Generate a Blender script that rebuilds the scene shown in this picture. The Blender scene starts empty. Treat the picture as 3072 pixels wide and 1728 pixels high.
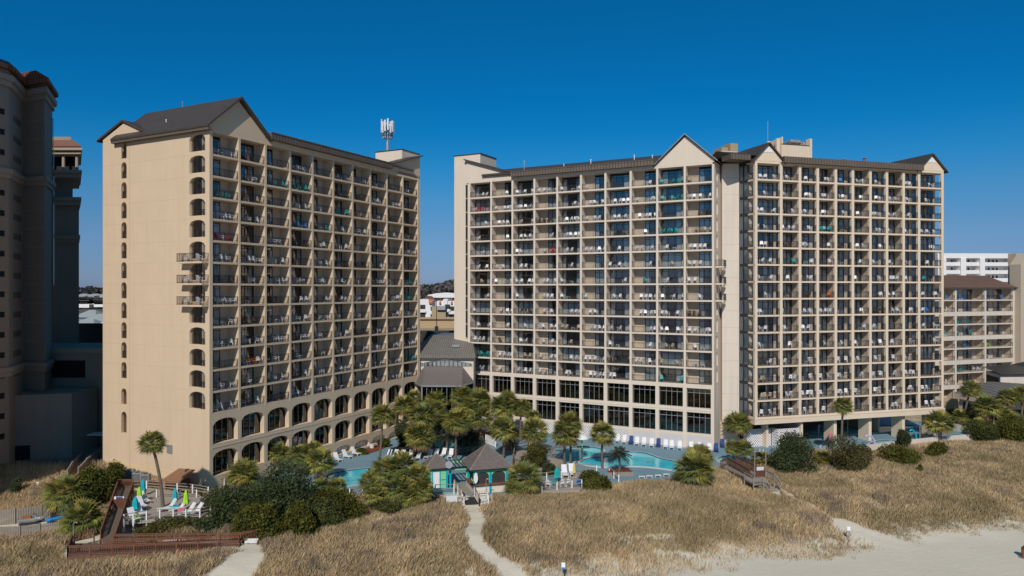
import bpy, math, random
import numpy as np
random.seed(7); RNG = np.random.default_rng(11)
S = bpy.context.scene
COL = S.collection
F_, CX, HY, H = 2140.0, 1536.0, 871.0, 25.0     # focal length, principal column, horizon row (photo pixels), eye height
DZ = -0.8                                        # level of the pool deck
# ------------------------------------------------------------------ materials
def nt(name):
    m = bpy.data.materials.new(name); m.use_nodes = True
    t = m.node_tree; b = t.nodes['Principled BSDF']
    return m, t, b
def mat(name, col, rough=0.85, var=0.08, scale=1.5, bump=0.0, bscale=20, spec=0.3, metal=0.0, stretch=(1,1,1), streak=0.0):
    m, t, b = nt(name)
    b.inputs['Roughness'].default_value = rough
    b.inputs['Specular IOR Level'].default_value = spec
    b.inputs['Metallic'].default_value = metal
    tc = t.nodes.new('ShaderNodeTexCoord'); mp = t.nodes.new('ShaderNodeMapping'); mp.inputs['Scale'].default_value = stretch
    t.links.new(tc.outputs['Object'], mp.inputs['Vector'])
    n = t.nodes.new('ShaderNodeTexNoise'); n.inputs['Scale'].default_value = scale; n.inputs['Detail'].default_value = 5
    t.links.new(mp.outputs['Vector'], n.inputs['Vector'])
    mx = t.nodes.new('ShaderNodeMix'); mx.data_type = 'RGBA'
    mx.inputs['A'].default_value = (*[c*(1-var) for c in col], 1); mx.inputs['B'].default_value = (*[min(1, c*(1+var)) for c in col], 1)
    t.links.new(n.outputs['Fac'], mx.inputs['Factor'])
    out = mx.outputs['Result']
    if streak > 0:      # rain streaks and dirt: tall stretched noise, a stain of the wall itself
        mp2 = t.nodes.new('ShaderNodeMapping'); mp2.inputs['Scale'].default_value = (1.3, 1.3, 0.07)
        t.links.new(tc.outputs['Object'], mp2.inputs['Vector'])
        n2 = t.nodes.new('ShaderNodeTexNoise'); n2.inputs['Scale'].default_value = 1.0; n2.inputs['Detail'].default_value = 6
        t.links.new(mp2.outputs['Vector'], n2.inputs['Vector'])
        rp = t.nodes.new('ShaderNodeMapRange'); rp.inputs['From Min'].default_value = 0.45; rp.inputs['From Max'].default_value = 0.8
        rp.inputs['To Min'].default_value = 0; rp.inputs['To Max'].default_value = streak
        t.links.new(n2.outputs['Fac'], rp.inputs['Value'])
        m3 = t.nodes.new('ShaderNodeMix'); m3.data_type = 'RGBA'
        t.links.new(rp.outputs['Result'], m3.inputs['Factor']); t.links.new(out, m3.inputs['A'])
        m3.inputs['B'].default_value = (*[c*0.45 for c in col], 1); out = m3.outputs['Result']
    t.links.new(out, b.inputs['Base Color'])
    if bump > 0:
        nb = t.nodes.new('ShaderNodeTexNoise'); nb.inputs['Scale'].default_value = bscale; nb.inputs['Detail'].default_value = 4
        t.links.new(mp.outputs['Vector'], nb.inputs['Vector'])
        bp = t.nodes.new('ShaderNodeBump'); bp.inputs['Strength'].default_value = bump; bp.inputs['Distance'].default_value = 0.1
        t.links.new(nb.outputs['Fac'], bp.inputs['Height']); t.links.new(bp.outputs['Normal'], b.inputs['Normal'])
    return m
def attr_mat(name, rough=0.7, trans=0.0, spec=0.2):
    m, t, b = nt(name)
    a = t.nodes.new('ShaderNodeAttribute'); a.attribute_name = 'Col'
    t.links.new(a.outputs['Color'], b.inputs['Base Color'])
    b.inputs['Roughness'].default_value = rough; b.inputs['Specular IOR Level'].default_value = spec
    if trans > 0:
        tr = t.nodes.new('ShaderNodeBsdfTranslucent'); mx = t.nodes.new('ShaderNodeMixShader'); mx.inputs[0].default_value = trans
        t.links.new(a.outputs['Color'], tr.inputs['Color'])
        t.links.new(b.outputs[0], mx.inputs[1]); t.links.new(tr.outputs[0], mx.inputs[2])
        t.links.new(mx.outputs[0], t.nodes['Material Output'].inputs[0])
    return m
def stripes_mat(name, col, col2, period, axis=0, width=0.12, rough=0.5, metal=0.0, spec=0.4):
    """seams: thin lines every `period` metres along one object axis"""
    m, t, b = nt(name)
    tc = t.nodes.new('ShaderNodeTexCoord'); sp = t.nodes.new('ShaderNodeSeparateXYZ'); t.links.new(tc.outputs['Object'], sp.inputs[0])
    d = t.nodes.new('ShaderNodeMath'); d.operation = 'DIVIDE'; d.inputs[1].default_value = period; t.links.new(sp.outputs[axis], d.inputs[0])
    f = t.nodes.new('ShaderNodeMath'); f.operation = 'FRACT'; t.links.new(d.outputs[0], f.inputs[0])
    c = t.nodes.new('ShaderNodeMath'); c.operation = 'LESS_THAN'; c.inputs[1].default_value = width; t.links.new(f.outputs[0], c.inputs[0])
    n = t.nodes.new('ShaderNodeTexNoise'); n.inputs['Scale'].default_value = 0.6; n.inputs['Detail'].default_value = 6; t.links.new(tc.outputs['Object'], n.inputs['Vector'])
    mx = t.nodes.new('ShaderNodeMix'); mx.data_type = 'RGBA'; mx.inputs['A'].default_value = (*col, 1); mx.inputs['B'].default_value = (*col2, 1)
    t.links.new(c.outputs[0], mx.inputs['Factor'])
    m2 = t.nodes.new('ShaderNodeMix'); m2.data_type = 'RGBA'; m2.blend_type = 'MULTIPLY'; m2.inputs['Factor'].default_value = 0.5
    t.links.new(mx.outputs['Result'], m2.inputs['A'])
    cr = t.nodes.new('ShaderNodeMapRange'); cr.inputs['To Min'].default_value = 0.55; cr.inputs['To Max'].default_value = 1.35; t.links.new(n.outputs['Fac'], cr.inputs['Value'])
    t.links.new(cr.outputs['Result'], m2.inputs['B'])
    t.links.new(m2.outputs['Result'], b.inputs['Base Color'])
    bp = t.nodes.new('ShaderNodeBump'); bp.inputs['Strength'].default_value = 0.6; bp.inputs['Distance'].default_value = 0.05
    t.links.new(c.outputs[0], bp.inputs['Height']); t.links.new(bp.outputs['Normal'], b.inputs['Normal'])
    b.inputs['Roughness'].default_value = rough; b.inputs['Metallic'].default_value = metal; b.inputs['Specular IOR Level'].default_value = spec
    return m
def glass_mat(name, tint, refl, rough=0.02):
    m, t, b = nt(name)
    t.nodes.remove(b)
    tr = t.nodes.new('ShaderNodeBsdfTransparent'); tr.inputs['Color'].default_value = (*tint, 1)
    gl = t.nodes.new('ShaderNodeBsdfGlossy'); gl.inputs['Roughness'].default_value = rough; gl.inputs['Color'].default_value = (0.95, 0.92, 0.9, 1)
    lw = t.nodes.new('ShaderNodeLayerWeight'); lw.inputs['Blend'].default_value = 0.35
    mr = t.nodes.new('ShaderNodeMapRange'); mr.inputs['To Min'].default_value = refl; mr.inputs['To Max'].default_value = 0.9
    t.links.new(lw.outputs['Fresnel'], mr.inputs['Value'])
    mx = t.nodes.new('ShaderNodeMixShader'); t.links.new(mr.outputs['Result'], mx.inputs[0])
    t.links.new(tr.outputs[0], mx.inputs[1]); t.links.new(gl.outputs[0], mx.inputs[2])
    t.links.new(mx.outputs[0], t.nodes['Material Output'].inputs[0])
    return m
M = {}
M['stucco'] = mat('tan_stucco', (0.65, 0.505, 0.36), 0.9, 0.07, 0.35, 0.15, 6, streak=0.12)
M['stuccoB'] = mat('cream_stucco', (0.70, 0.60, 0.50), 0.9, 0.05, 0.4, 0.15, 6, streak=0.10)
M['stuccoC'] = mat('beige_stucco', (0.72, 0.59, 0.455), 0.9, 0.05, 0.4, 0.15, 6, streak=0.08)
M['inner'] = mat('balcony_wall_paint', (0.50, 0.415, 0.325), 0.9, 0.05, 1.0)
M['floor'] = mat('balcony_floor', (0.40, 0.34, 0.29), 0.8, 0.1, 2)
M['panel'] = mat('white_concrete', (0.66, 0.585, 0.51), 0.85, 0.05, 0.5, 0.1, 5, streak=0.25)
M['white'] = mat('white_paint', (0.78, 0.77, 0.76), 0.5, 0.04, 2)
M['plastic'] = mat('white_resin', (0.74, 0.74, 0.76), 0.35, 0.03, 3, spec=0.5)
M['teal'] = mat('teal_resin', (0.02, 0.36, 0.36), 0.4, 0.05, 3)
M['tealc'] = mat('teal_canvas', (0.01, 0.40, 0.48), 0.8, 0.12, 4)
M['lime'] = mat('lime_canvas', (0.38, 0.72, 0.03), 0.8, 0.12, 4)
M['yellow'] = mat('yellow_canvas', (0.75, 0.55, 0.18), 0.8, 0.1, 4)
M['navy'] = mat('navy_fabric', (0.02, 0.06, 0.22), 0.7, 0.1, 4)
M['orange'] = mat('orange_resin', (0.75, 0.20, 0.04), 0.4, 0.05, 3)
M['red'] = mat('red_fabric', (0.60, 0.02, 0.04), 0.7, 0.05, 3)
M['blue'] = mat('blue_resin', (0.03, 0.25, 0.65), 0.5, 0.05, 3)
M['beigec'] = mat('beige_resin', (0.45, 0.38, 0.28), 0.5, 0.05, 3)
M['brownc'] = mat('brown_wicker', (0.07, 0.045, 0.03), 0.6, 0.2, 8)
M['pink'] = mat('pink_paint', (0.80, 0.14, 0.28), 0.4, 0.03, 3)
M['lilac'] = mat('lilac_paint', (0.50, 0.42, 0.65), 0.4, 0.03, 3)
M['aqua'] = mat('aqua_paint', (0.0, 0.38, 0.52), 0.4, 0.05, 3)
M['mint'] = mat('mint_paint', (0.22, 0.62, 0.33), 0.6, 0.06, 2)
M['rail'] = mat('black_metal', (0.018, 0.018, 0.022), 0.4, 0.1, 4, spec=0.5)
M['frame'] = mat('dark_bronze_frame', (0.02, 0.024, 0.03), 0.4, 0.1, 4, spec=0.5)
M['room'] = mat('dim_room', (0.045, 0.045, 0.045), 0.9, 0.5, 0.8)  # near-black backing; the dimness of unlit rooms is put into the colour
M['joint'] = mat('render_joint', (0.55, 0.425, 0.30), 0.9, 0.1, 0.5)
M['curtain'] = stripes_mat('pale_curtain', (0.74, 0.78, 0.78), (0.55, 0.59, 0.60), 0.22, 0, 0.4, 0.9)
M['curtainred'] = stripes_mat('red_curtain', (0.42, 0.12, 0.10), (0.25, 0.07, 0.06), 0.3, 0, 0.4, 0.9)
M['glass'] = glass_mat('door_glass', (0.80, 0.84, 0.87), 0.14)
M['glassd'] = glass_mat('tinted_glass', (0.42, 0.42, 0.38), 0.05)
M['roof'] = stripes_mat('brown_metal_roof', (0.078, 0.064, 0.055), (0.04, 0.033, 0.03), 0.45, 0, 0.16, 0.5)
M['roofy'] = stripes_mat('brown_metal_roof_seams', (0.078, 0.064, 0.055), (0.035, 0.03, 0.027), 0.45, 1, 0.16, 0.5)
M['fascia'] = stripes_mat('brown_fascia', (0.15, 0.115, 0.09), (0.07, 0.055, 0.045), 0.55, 0, 0.25, 0.6)
M['fasciay'] = stripes_mat('brown_fascia_side', (0.15, 0.115, 0.09), (0.07, 0.055, 0.045), 0.55, 1, 0.25, 0.6)
M['greyroof'] = stripes_mat('grey_standing_seam', (0.20, 0.185, 0.165), (0.09, 0.085, 0.08), 0.42, 0, 0.2, 0.55)
M['awning'] = mat('grey_awning_sheet', (0.155, 0.135, 0.13), 0.6, 0.12, 0.6)
M['greymetal'] = mat('grey_metal', (0.35, 0.36, 0.37), 0.4, 0.1, 3, metal=0.4)
M['galv'] = mat('galvanised_box', (0.28, 0.29, 0.29), 0.5, 0.12, 3)
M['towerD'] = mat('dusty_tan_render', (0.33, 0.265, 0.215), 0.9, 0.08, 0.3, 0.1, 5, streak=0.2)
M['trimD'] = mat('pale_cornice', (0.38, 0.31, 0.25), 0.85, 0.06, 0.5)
M['tile'] = stripes_mat('terracotta_tile', (0.30, 0.135, 0.085), (0.14, 0.065, 0.045), 0.6, 0, 0.3, 0.8)
M['black'] = mat('black_void', (0.012, 0.012, 0.014), 0.6, 0.1, 2)  # flat black; the shade inside openings is put into the colour
M['ribroof'] = stripes_mat('broad_ribbed_roof', (0.13, 0.12, 0.115), (0.36, 0.34, 0.32), 1.5, 0, 0.1, 0.6)
M['deck'] = mat('blue_deck_paint', (0.19, 0.31, 0.38), 0.65, 0.14, 0.35, 0.05, 8)
M['coping'] = mat('pale_coping', (0.50, 0.54, 0.56), 0.7, 0.08, 1.5)
M['tileband'] = mat('navy_waterline_tile', (0.02, 0.045, 0.12), 0.3, 0.3, 6)
M['shingle'] = mat('weathered_shingle', (0.155, 0.13, 0.12), 0.9, 0.45, 2.2, 0.6, 6, stretch=(1, 1, 3))
M['shingleb'] = mat('brown_shingle', (0.27, 0.14, 0.075), 0.9, 0.3, 2.5, 0.5, 7)
M['wood_shade'] = stripes_mat('shade_toned_planks', (0.16, 0.12, 0.095), (0.08, 0.06, 0.05), 0.16, 1, 0.14, 0.9)  # darker plank copy; the cedar's shade on the ramp is in the colour
M['wood'] = stripes_mat('weathered_planks', (0.42, 0.36, 0.31), (0.22, 0.18, 0.15), 0.16, 0, 0.14, 0.9)
M['woodr'] = mat('redwood_stain', (0.20, 0.088, 0.052), 0.8, 0.3, 1.2, 0.3, 10)
M['woodrd'] = mat('redwood_dark', (0.12, 0.05, 0.035), 0.8, 0.3, 1.2)
M['woodb'] = mat('weathered_brown_wood', (0.15, 0.085, 0.06), 0.85, 0.3, 1.2, 0.3, 10)
M['woodg'] = mat('grey_timber', (0.27, 0.23, 0.195), 0.9, 0.2, 1.5, 0.3, 10)
M['mat'] = mat('black_mat', (0.04, 0.04, 0.045), 0.9, 0.2, 4)
M['concrete'] = mat('driveway_concrete', (0.30, 0.28, 0.26), 0.9, 0.15, 0.4)
M['tanwall'] = mat('tan_far_wall', (0.42, 0.32, 0.20), 0.9, 0.06, 0.2)
M['redroof'] = mat('red_roof_tiles', (0.42, 0.12, 0.06), 0.8, 0.15, 0.6)
M['brownroof'] = mat('brown_shingle_roof', (0.14, 0.085, 0.065), 0.9, 0.2, 0.5, 0.3, 2)
M['greyroof2'] = mat('pale_grey_roof', (0.33, 0.36, 0.37), 0.8, 0.1, 0.5)
M['bluewall'] = mat('blue_siding', (0.18, 0.26, 0.38), 0.8, 0.1, 0.5)
M['whitefar'] = mat('white_far_wall', (0.80, 0.78, 0.78), 0.8, 0.03, 0.3)
M['trunk'] = mat('palm_trunk', (0.17, 0.13, 0.10), 0.95, 0.35, 3.0, 0.8, 7, stretch=(1, 1, 4))
M['bark'] = mat('grey_bark', (0.12, 0.095, 0.075), 0.95, 0.3, 4, 0.6, 8)
M['frond'] = attr_mat('palm_frond', 0.6, 0.3, 0.2)
M['leaf'] = attr_mat('shrub_leaf', 0.9, 0.25, 0.05)
M['blade'] = attr_mat('dune_grass_blade', 0.85, 0.32)
M['far'] = attr_mat('far_woods', 0.95, 0.0)
M['mulch'] = mat('red_mulch', (0.20, 0.055, 0.03), 0.95, 0.3, 4, 0.5, 12)
M['craft'] = mat('watercraft_hull', (0.05, 0.06, 0.08), 0.3, 0.2, 2)
M['rust'] = mat('rust_brown', (0.30, 0.11, 0.04), 0.8, 0.3, 4)
M['sign'] = mat('sign_white', (0.80, 0.80, 0.83), 0.6, 0.03, 3)
M['ink'] = mat('sign_lettering', (0.25, 0.27, 0.33), 0.6, 0.03, 3)
M['bluesign'] = mat('sign_blue', (0.05, 0.16, 0.40), 0.6, 0.03, 3)
def lattice_mat():
    m, t, b = nt('white_lattice')
    tc = t.nodes.new('ShaderNodeTexCoord'); sp = t.nodes.new('ShaderNodeSeparateXYZ'); t.links.new(tc.outputs['Object'], sp.inputs[0])
    res = []
    for sgn in (1, -1):
        mu = t.nodes.new('ShaderNodeMath'); mu.operation = 'MULTIPLY'; mu.inputs[1].default_value = sgn; t.links.new(sp.outputs[2], mu.inputs[0])
        ad = t.nodes.new('ShaderNodeMath'); ad.operation = 'ADD'; t.links.new(sp.outputs[0], ad.inputs[0]); t.links.new(mu.outputs[0], ad.inputs[1])
        d = t.nodes.new('ShaderNodeMath'); d.operation = 'MULTIPLY'; d.inputs[1].default_value = 2.2; t.links.new(ad.outputs[0], d.inputs[0])
        f = t.nodes.new('ShaderNodeMath'); f.operation = 'FRACT'; t.links.new(d.outputs[0], f.inputs[0])
        c = t.nodes.new('ShaderNodeMath'); c.operation = 'LESS_THAN'; c.inputs[1].default_value = 0.42; t.links.new(f.outputs[0], c.inputs[0]); res.append(c)
    mxx = t.nodes.new('ShaderNodeMath'); mxx.operation = 'MAXIMUM'; t.links.new(res[0].outputs[0], mxx.inputs[0]); t.links.new(res[1].outputs[0], mxx.inputs[1])
    mx = t.nodes.new('ShaderNodeMix'); mx.data_type = 'RGBA'; mx.inputs['A'].default_value = (0.18, 0.16, 0.17, 1); mx.inputs['B'].default_value = (0.78, 0.75, 0.77, 1)
    t.links.new(mxx.outputs[0], mx.inputs['Factor']); t.links.new(mx.outputs['Result'], b.inputs['Base Color']); b.inputs['Roughness'].default_value = 0.7
    return m
M['lattice'] = lattice_mat()
def water_mat(name, deep, shallow, scale):
    m, t, b = nt(name)
    tc = t.nodes.new('ShaderNodeTexCoord'); n = t.nodes.new('ShaderNodeTexNoise'); n.inputs['Scale'].default_value = scale; n.inputs['Detail'].default_value = 2
    t.links.new(tc.outputs['Object'], n.inputs['Vector'])
    mr = t.nodes.new('ShaderNodeMapRange'); mr.inputs['From Min'].default_value = .35; mr.inputs['From Max'].default_value = .65; t.links.new(n.outputs['Fac'], mr.inputs['Value'])
    mx = t.nodes.new('ShaderNodeMix'); mx.data_type = 'RGBA'; mx.inputs['A'].default_value = (*deep, 1); mx.inputs['B'].default_value = (*shallow, 1)
    t.links.new(mr.outputs['Result'], mx.inputs['Factor']); t.links.new(mx.outputs['Result'], b.inputs['Base Color'])
    b.inputs['Roughness'].default_value = 0.06; b.inputs['IOR'].default_value = 1.33
    w = t.nodes.new('ShaderNodeTexNoise'); w.inputs['Scale'].default_value = 2.5; w.inputs['Detail'].default_value = 3; t.links.new(tc.outputs['Object'], w.inputs['Vector'])
    bp = t.nodes.new('ShaderNodeBump'); bp.inputs['Strength'].default_value = 0.15; bp.inputs['Distance'].default_value = 0.05
    t.links.new(w.outputs['Fac'], bp.inputs['Height']); t.links.new(bp.outputs['Normal'], b.inputs['Normal'])
    return m
M['water'] = water_mat('pool_water', (0.05, 0.56, 0.72), (0.16, 0.70, 0.78), 0.25)
M['water2'] = water_mat('shallow_pool_water', (0.22, 0.50, 0.50), (0.30, 0.58, 0.56), 0.3)
# ------------------------------------------------------------------ mesh builder
class MB:
    def __init__(s): s.v = []; s.f = []; s.m = []; s.mats = []; s.T = None
    def mi(s, k):
        if k not in s.mats: s.mats.append(k)
        return s.mats.index(k)
    def add(s, vs, fs, k):
        n = len(s.v); i = s.mi(k)
        if s.T: vs = [s.T(p) for p in vs]
        s.v += vs; s.f += [tuple(n+a for a in f) for f in fs]; s.m += [i]*len(fs)
    def box(s, x0, x1, y0, y1, z0, z1, k):
        s.add([(x0,y0,z0),(x1,y0,z0),(x1,y1,z0),(x0,y1,z0),(x0,y0,z1),(x1,y0,z1),(x1,y1,z1),(x0,y1,z1)],
              [(0,3,2,1),(4,5,6,7),(0,1,5,4),(1,2,6,5),(2,3,7,6),(3,0,4,7)], k)
    def bar(s, a, b, w, h, k):      # a square bar from a to b
        a = np.array(a, float); b = np.array(b, float); d = b-a; L = np.linalg.norm(d); d /= L
        up = np.array((0,0,1.)) if abs(d[2]) < .9 else np.array((1.,0,0))
        e = np.cross(d, up); e /= np.linalg.norm(e); g = np.cross(e, d)
        P = []
        for q in (a, b):
            for sx, sy in ((-1,-1),(1,-1),(1,1),(-1,1)): P.append(tuple(q + e*sx*w/2 + g*sy*h/2))
        s.add(P, [(0,1,2,3),(7,6,5,4),(0,4,5,1),(1,5,6,2),(2,6,7,3),(3,7,4,0)], k)
    def cyl(s, a, b, r0, r1, n, k, cap=True):
        a = np.array(a, float); b = np.array(b, float); d = b-a; d /= np.linalg.norm(d)
        up = np.array((0,0,1.)) if abs(d[2]) < .9 else np.array((1.,0,0))
        e = np.cross(d, up); e /= np.linalg.norm(e); g = np.cross(e, d)
        P = [tuple(q + r*(math.cos(2*math.pi*i/n)*e + math.sin(2*math.pi*i/n)*g)) for q, r in ((a, r0), (b, r1)) for i in range(n)]
        fs = [(i, i+n, (i+1)%n+n, (i+1)%n) for i in range(n)]
        if cap: fs += [tuple(range(n)), tuple(range(2*n-1, n-1, -1))]
        s.add(P, fs, k)
    def prism(s, poly, z0, z1, k, kt=None):
        n = len(poly); ar = sum(poly[i][0]*poly[(i+1)%n][1]-poly[(i+1)%n][0]*poly[i][1] for i in range(n))
        if ar < 0: poly = poly[::-1]
        s.add([(x,y,z0) for x,y in poly]+[(x,y,z1) for x,y in poly], [(i,(i+1)%n,(i+1)%n+n,i+n) for i in range(n)]+[tuple(range(n-1,-1,-1))], k)
        s.add([(x,y,z1) for x,y in poly], [tuple(range(n))], kt or k)
    def ext(s, poly, y0, y1, k, ax='y'):   # polygon in x,z (or y,z) pushed through y (or x)
        n = len(poly)
        if ax == 'y': P = [(x,y0,z) for x,z in poly]+[(x,y1,z) for x,z in poly]
        else: P = [(y0,x,z) for x,z in poly]+[(y1,x,z) for x,z in poly]
        s.add(P, [(i,(i+1)%n,(i+1)%n+n,i+n) for i in range(n)]+[tuple(range(n-1,-1,-1)), tuple(range(n,2*n))], k)
    def roof(s, x0, x1, y0, y1, ze, zr, ov, th, k, ke, along='y', kf=None):
        """gable roof slabs, ridge along y (or x); ov is the eave overhang"""
        c = (x0+x1)/2 if along == 'y' else (y0+y1)/2
        for sg in (-1, 1):
            e = (x0-ov if sg < 0 else x1+ov) if along == 'y' else (y0-ov if sg < 0 else y1+ov)
            sl = (zr-ze)/abs(c-(x0 if along == 'y' else y0)); ez = ze - sl*ov
            pl = [(c, zr), (e, ez), (e, ez+th), (c, zr+th)]
            if along == 'y': s.ext(pl, y0, y1, k, 'y')
            else: s.ext(pl, x0, x1, k, 'x')
    def mesh(s, name):
        me = bpy.data.meshes.new(name); me.from_pydata(s.v, [], s.f)
        for k in s.mats: me.materials.append(M[k])
        me.polygons.foreach_set('material_index', s.m); me.update()
        return me
    def build(s, name, parent=None, smooth=False):
        me = s.mesh(name)
        if smooth: me.polygons.foreach_set('use_smooth', [True]*len(me.polygons))
        o = bpy.data.objects.new(name, me); COL.objects.link(o)
        if parent: o.parent = parent
        return o
def link(name, me, parent=None, loc=(0,0,0), rz=0, sc=None):
    o = bpy.data.objects.new(name, me); COL.objects.link(o); o.location = loc; o.rotation_euler = (0,0,rz)
    if sc is not None: o.scale = sc if hasattr(sc, '__len__') else (sc,)*3
    if parent: o.parent = parent
    return o
def tag(o, label=None, cat=None, group=None, kind=None):
    if label: o['label'] = label
    if cat: o['category'] = cat
    if group: o['group'] = group
    if kind: o['kind'] = kind
    return o
def thing(name, loc, rz, label, cat, group=None):
    o = bpy.data.objects.new(name, None); COL.objects.link(o); o.location = loc; o.rotation_euler = (0,0,rz)
    o.empty_display_size = 0.5
    return tag(o, label, cat, group)
def copy_tree(o, parent=None):
    c = o.copy(); COL.objects.link(c); c.parent = parent
    for ch in list(o.children): copy_tree(ch, c)
    return c
def np_mesh(name, verts, faces4, cols, matkey, tri=False):
    """verts (N,3), faces (M,3|4), cols (M,3) per face"""
    me = bpy.data.meshes.new(name); nf, k = faces4.shape
    me.vertices.add(len(verts)); me.vertices.foreach_set('co', verts.astype(np.float32).ravel())
    me.loops.add(nf*k); me.loops.foreach_set('vertex_index', faces4.astype(np.int32).ravel())
    me.polygons.add(nf); me.polygons.foreach_set('loop_start', np.arange(0, nf*k, k, dtype=np.int32))
    me.polygons.foreach_set('loop_total', np.full(nf, k, dtype=np.int32))
    me.update(calc_edges=True)
    a = me.color_attributes.new('Col', 'FLOAT_COLOR', 'CORNER')
    c = np.ones((nf, k, 4), np.float32); c[:, :, :3] = cols[:, None, :]
    a.data.foreach_set('color', c.ravel()); me.materials.append(M[matkey]); me.validate()
    return me
# ------------------------------------------------------------------ placing and terrain
def G(px, py, z=DZ):
    y = (H-z)*F_/(py-HY); return ((px-CX)/F_*y, y)
def sm(t): t = np.clip(t, 0, 1); return t*t*(3-2*t)
DECK = [G(*p) for p in [(588,1507),(640,1524),(760,1540),(930,1500),(1075,1494),(1290,1476),(1480,1478),(1545,1470),(1640,1462),(1880,1454),(2010,1440),(2045,1428),(2140,1402),(2300,1370),(2460,1354),(2600,1354),(2690,1343),(2985,1318),(2968,1303),(2850,1278)]] + [(72,152),(-15,152),(-36,95)]
def poly_sd(X, Y, P):
    """signed distance to polygon, negative inside"""
    P = np.array(P); d2 = np.full(X.shape, 1e12); ins = np.zeros(X.shape, bool); n = len(P)
    for i in range(n):
        a = P[i]; b = P[(i+1)%n]; e = b-a
        t = np.clip(((X-a[0])*e[0]+(Y-a[1])*e[1])/(e@e), 0, 1)
        d2 = np.minimum(d2, (X-a[0]-t*e[0])**2+(Y-a[1]-t*e[1])**2)
        c = ((a[1] > Y) != (b[1] > Y)) & (X < (b[0]-a[0])*(Y-a[1])/((b[1]-a[1]) if b[1] != a[1] else 1e-9)+a[0])
        ins ^= c
    return np.where(ins, -1, 1)*np.sqrt(d2)
def vnoise(X, Y, s, seed):
    """smooth value noise"""
    r = np.random.default_rng(seed).random((256, 256)); x = X/s+1000.5; y = Y/s+1000.5
    i = np.floor(x).astype(int); j = np.floor(y).astype(int); fx = sm(x-i); fy = sm(y-j)
    g = lambda a, b: r[a % 256, b % 256]
    return (g(i,j)*(1-fx)+g(i+1,j)*fx)*(1-fy)+(g(i,j+1)*(1-fx)+g(i+1,j+1)*fx)*fy
def coast(X, Y): return -0.28*(X-13.3)+0.96*(Y-68.7)
def terr(X, Y):
    X = np.asarray(X, float); Y = np.asarray(Y, float)
    w = coast(X, Y)
    z = -2.5 + 1.75*sm((w+1)/13) + 1.2*sm((-44-X)/9)*sm((Y-78)/12)
    b = sm((w+3)/6)
    z = z + b*(0.5*(vnoise(X, Y, 7, 1)-.5)+0.28*(vnoise(X, Y, 3, 2)-.5)+0.12*(vnoise(X, Y, 1.1, 3)-.5)) + (1-b)*0.10*(vnoise(X, Y, 5, 4)-.5)
    sd = poly_sd(X, Y, DECK)
    k = sm(sd/2.2)
    z = z*k + (DZ-0.25)*(1-k)
    far = sm((Y-150)/40)
    return z*(1-far) + (DZ-.3)*far
def GT(px, py):
    z = -0.5
    for _ in range(12):
        x, y = G(px, py, z); z = 0.5*z+0.5*float(terr(np.array([x]), np.array([y]))[0])
    return x, y, z
def seg_d(X, Y, pts):
    d = np.full(X.shape, 1e9)
    for (a, b) in zip(pts[:-1], pts[1:]):
        a = np.array(a[:2]); b = np.array(b[:2]); e = b-a; t = np.clip(((X-a[0])*e[0]+(Y-a[1])*e[1])/(e@e), 0, 1)
        d = np.minimum(d, np.hypot(X-a[0]-t*e[0], Y-a[1]-t*e[1]))
    return d
# ------------------------------------------------------------------ facade pieces
def arch_wall(mb, T, u0, u1, z0, z1, ops, th, k, soff=None):
    """wall in (u,z) with arched holes; T(u,d,z)->xyz, d = depth into the wall. ops: (ua,ub,zsill,zspring,zapex)"""
    sv = mb.T
    def q(pts, kk=k): mb.add([T(*p) for p in pts], [tuple(range(len(pts)))], kk)
    cols = {}
    for o in ops: cols.setdefault((round(o[0],3), round(o[1],3)), []).append(o)
    ks = sorted(cols); cur = u0
    for (a, b) in ks:
        if a > cur+1e-4: q([(cur,0,z0),(a,0,z0),(a,0,z1),(cur,0,z1)])
        lo = z0
        for (ua,ub,zs,zp,za) in sorted(cols[(a,b)], key=lambda o: o[2]):
            if zs > lo+1e-3: q([(a,0,lo),(b,0,lo),(b,0,zs),(a,0,zs)])
            n = 10; top = za+0.03; pts = []
            for i in range(n+1):
                c = -1+2*i/n; pts.append((a+(b-a)*i/n, zp+(za-zp)*math.sqrt(max(0, 1-c*c)) if za > zp else zp))
            for i in range(n):
                (ua_, za_), (ub_, zb_) = pts[i], pts[i+1]
                q([(ua_,0,za_),(ub_,0,zb_),(ub_,0,top),(ua_,0,top)])
                q([(ua_,0,za_),(ua_,th,za_),(ub_,th,zb_),(ub_,0,zb_)])
            q([(a,0,zs),(b,0,zs),(b,th,zs),(a,th,zs)])
            q([(a,0,zs),(a,th,zs),(a,th,zp),(a,0,zp)]); q([(b,0,zs),(b,0,zp),(b,th,zp),(b,th,zs)])
            lo = top
        if z1 > lo: q([(a,0,lo),(b,0,lo),(b,0,z1),(a,0,z1)])
        cur = b
    if u1 > cur+1e-4: q([(cur,0,z0),(u1,0,z0),(u1,0,z1),(cur,0,z1)])
def rail_mesh(W, name='railing', h=1.05, y=0.0, step=0.13):
    m = MB(); m.box(0, W, -.025, .025, h-.05, h, 'rail'); m.box(0, W, -.018, .018, .09, .13, 'rail'); m.box(0, W, -.015, .015, h*.8, h*.8+.03, 'rail')
    n = max(2, int(W/step))
    for i in range(1, n):
        x = W*i/n; m.box(x-.009, x+.009, -.009, .009, .13, h-.05, 'rail')
    for x in (0.02, W/2, W-.02): m.box(x-.025, x+.025, -.024, .024, 0, h, 'rail')
    return m.mesh(name)
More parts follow.
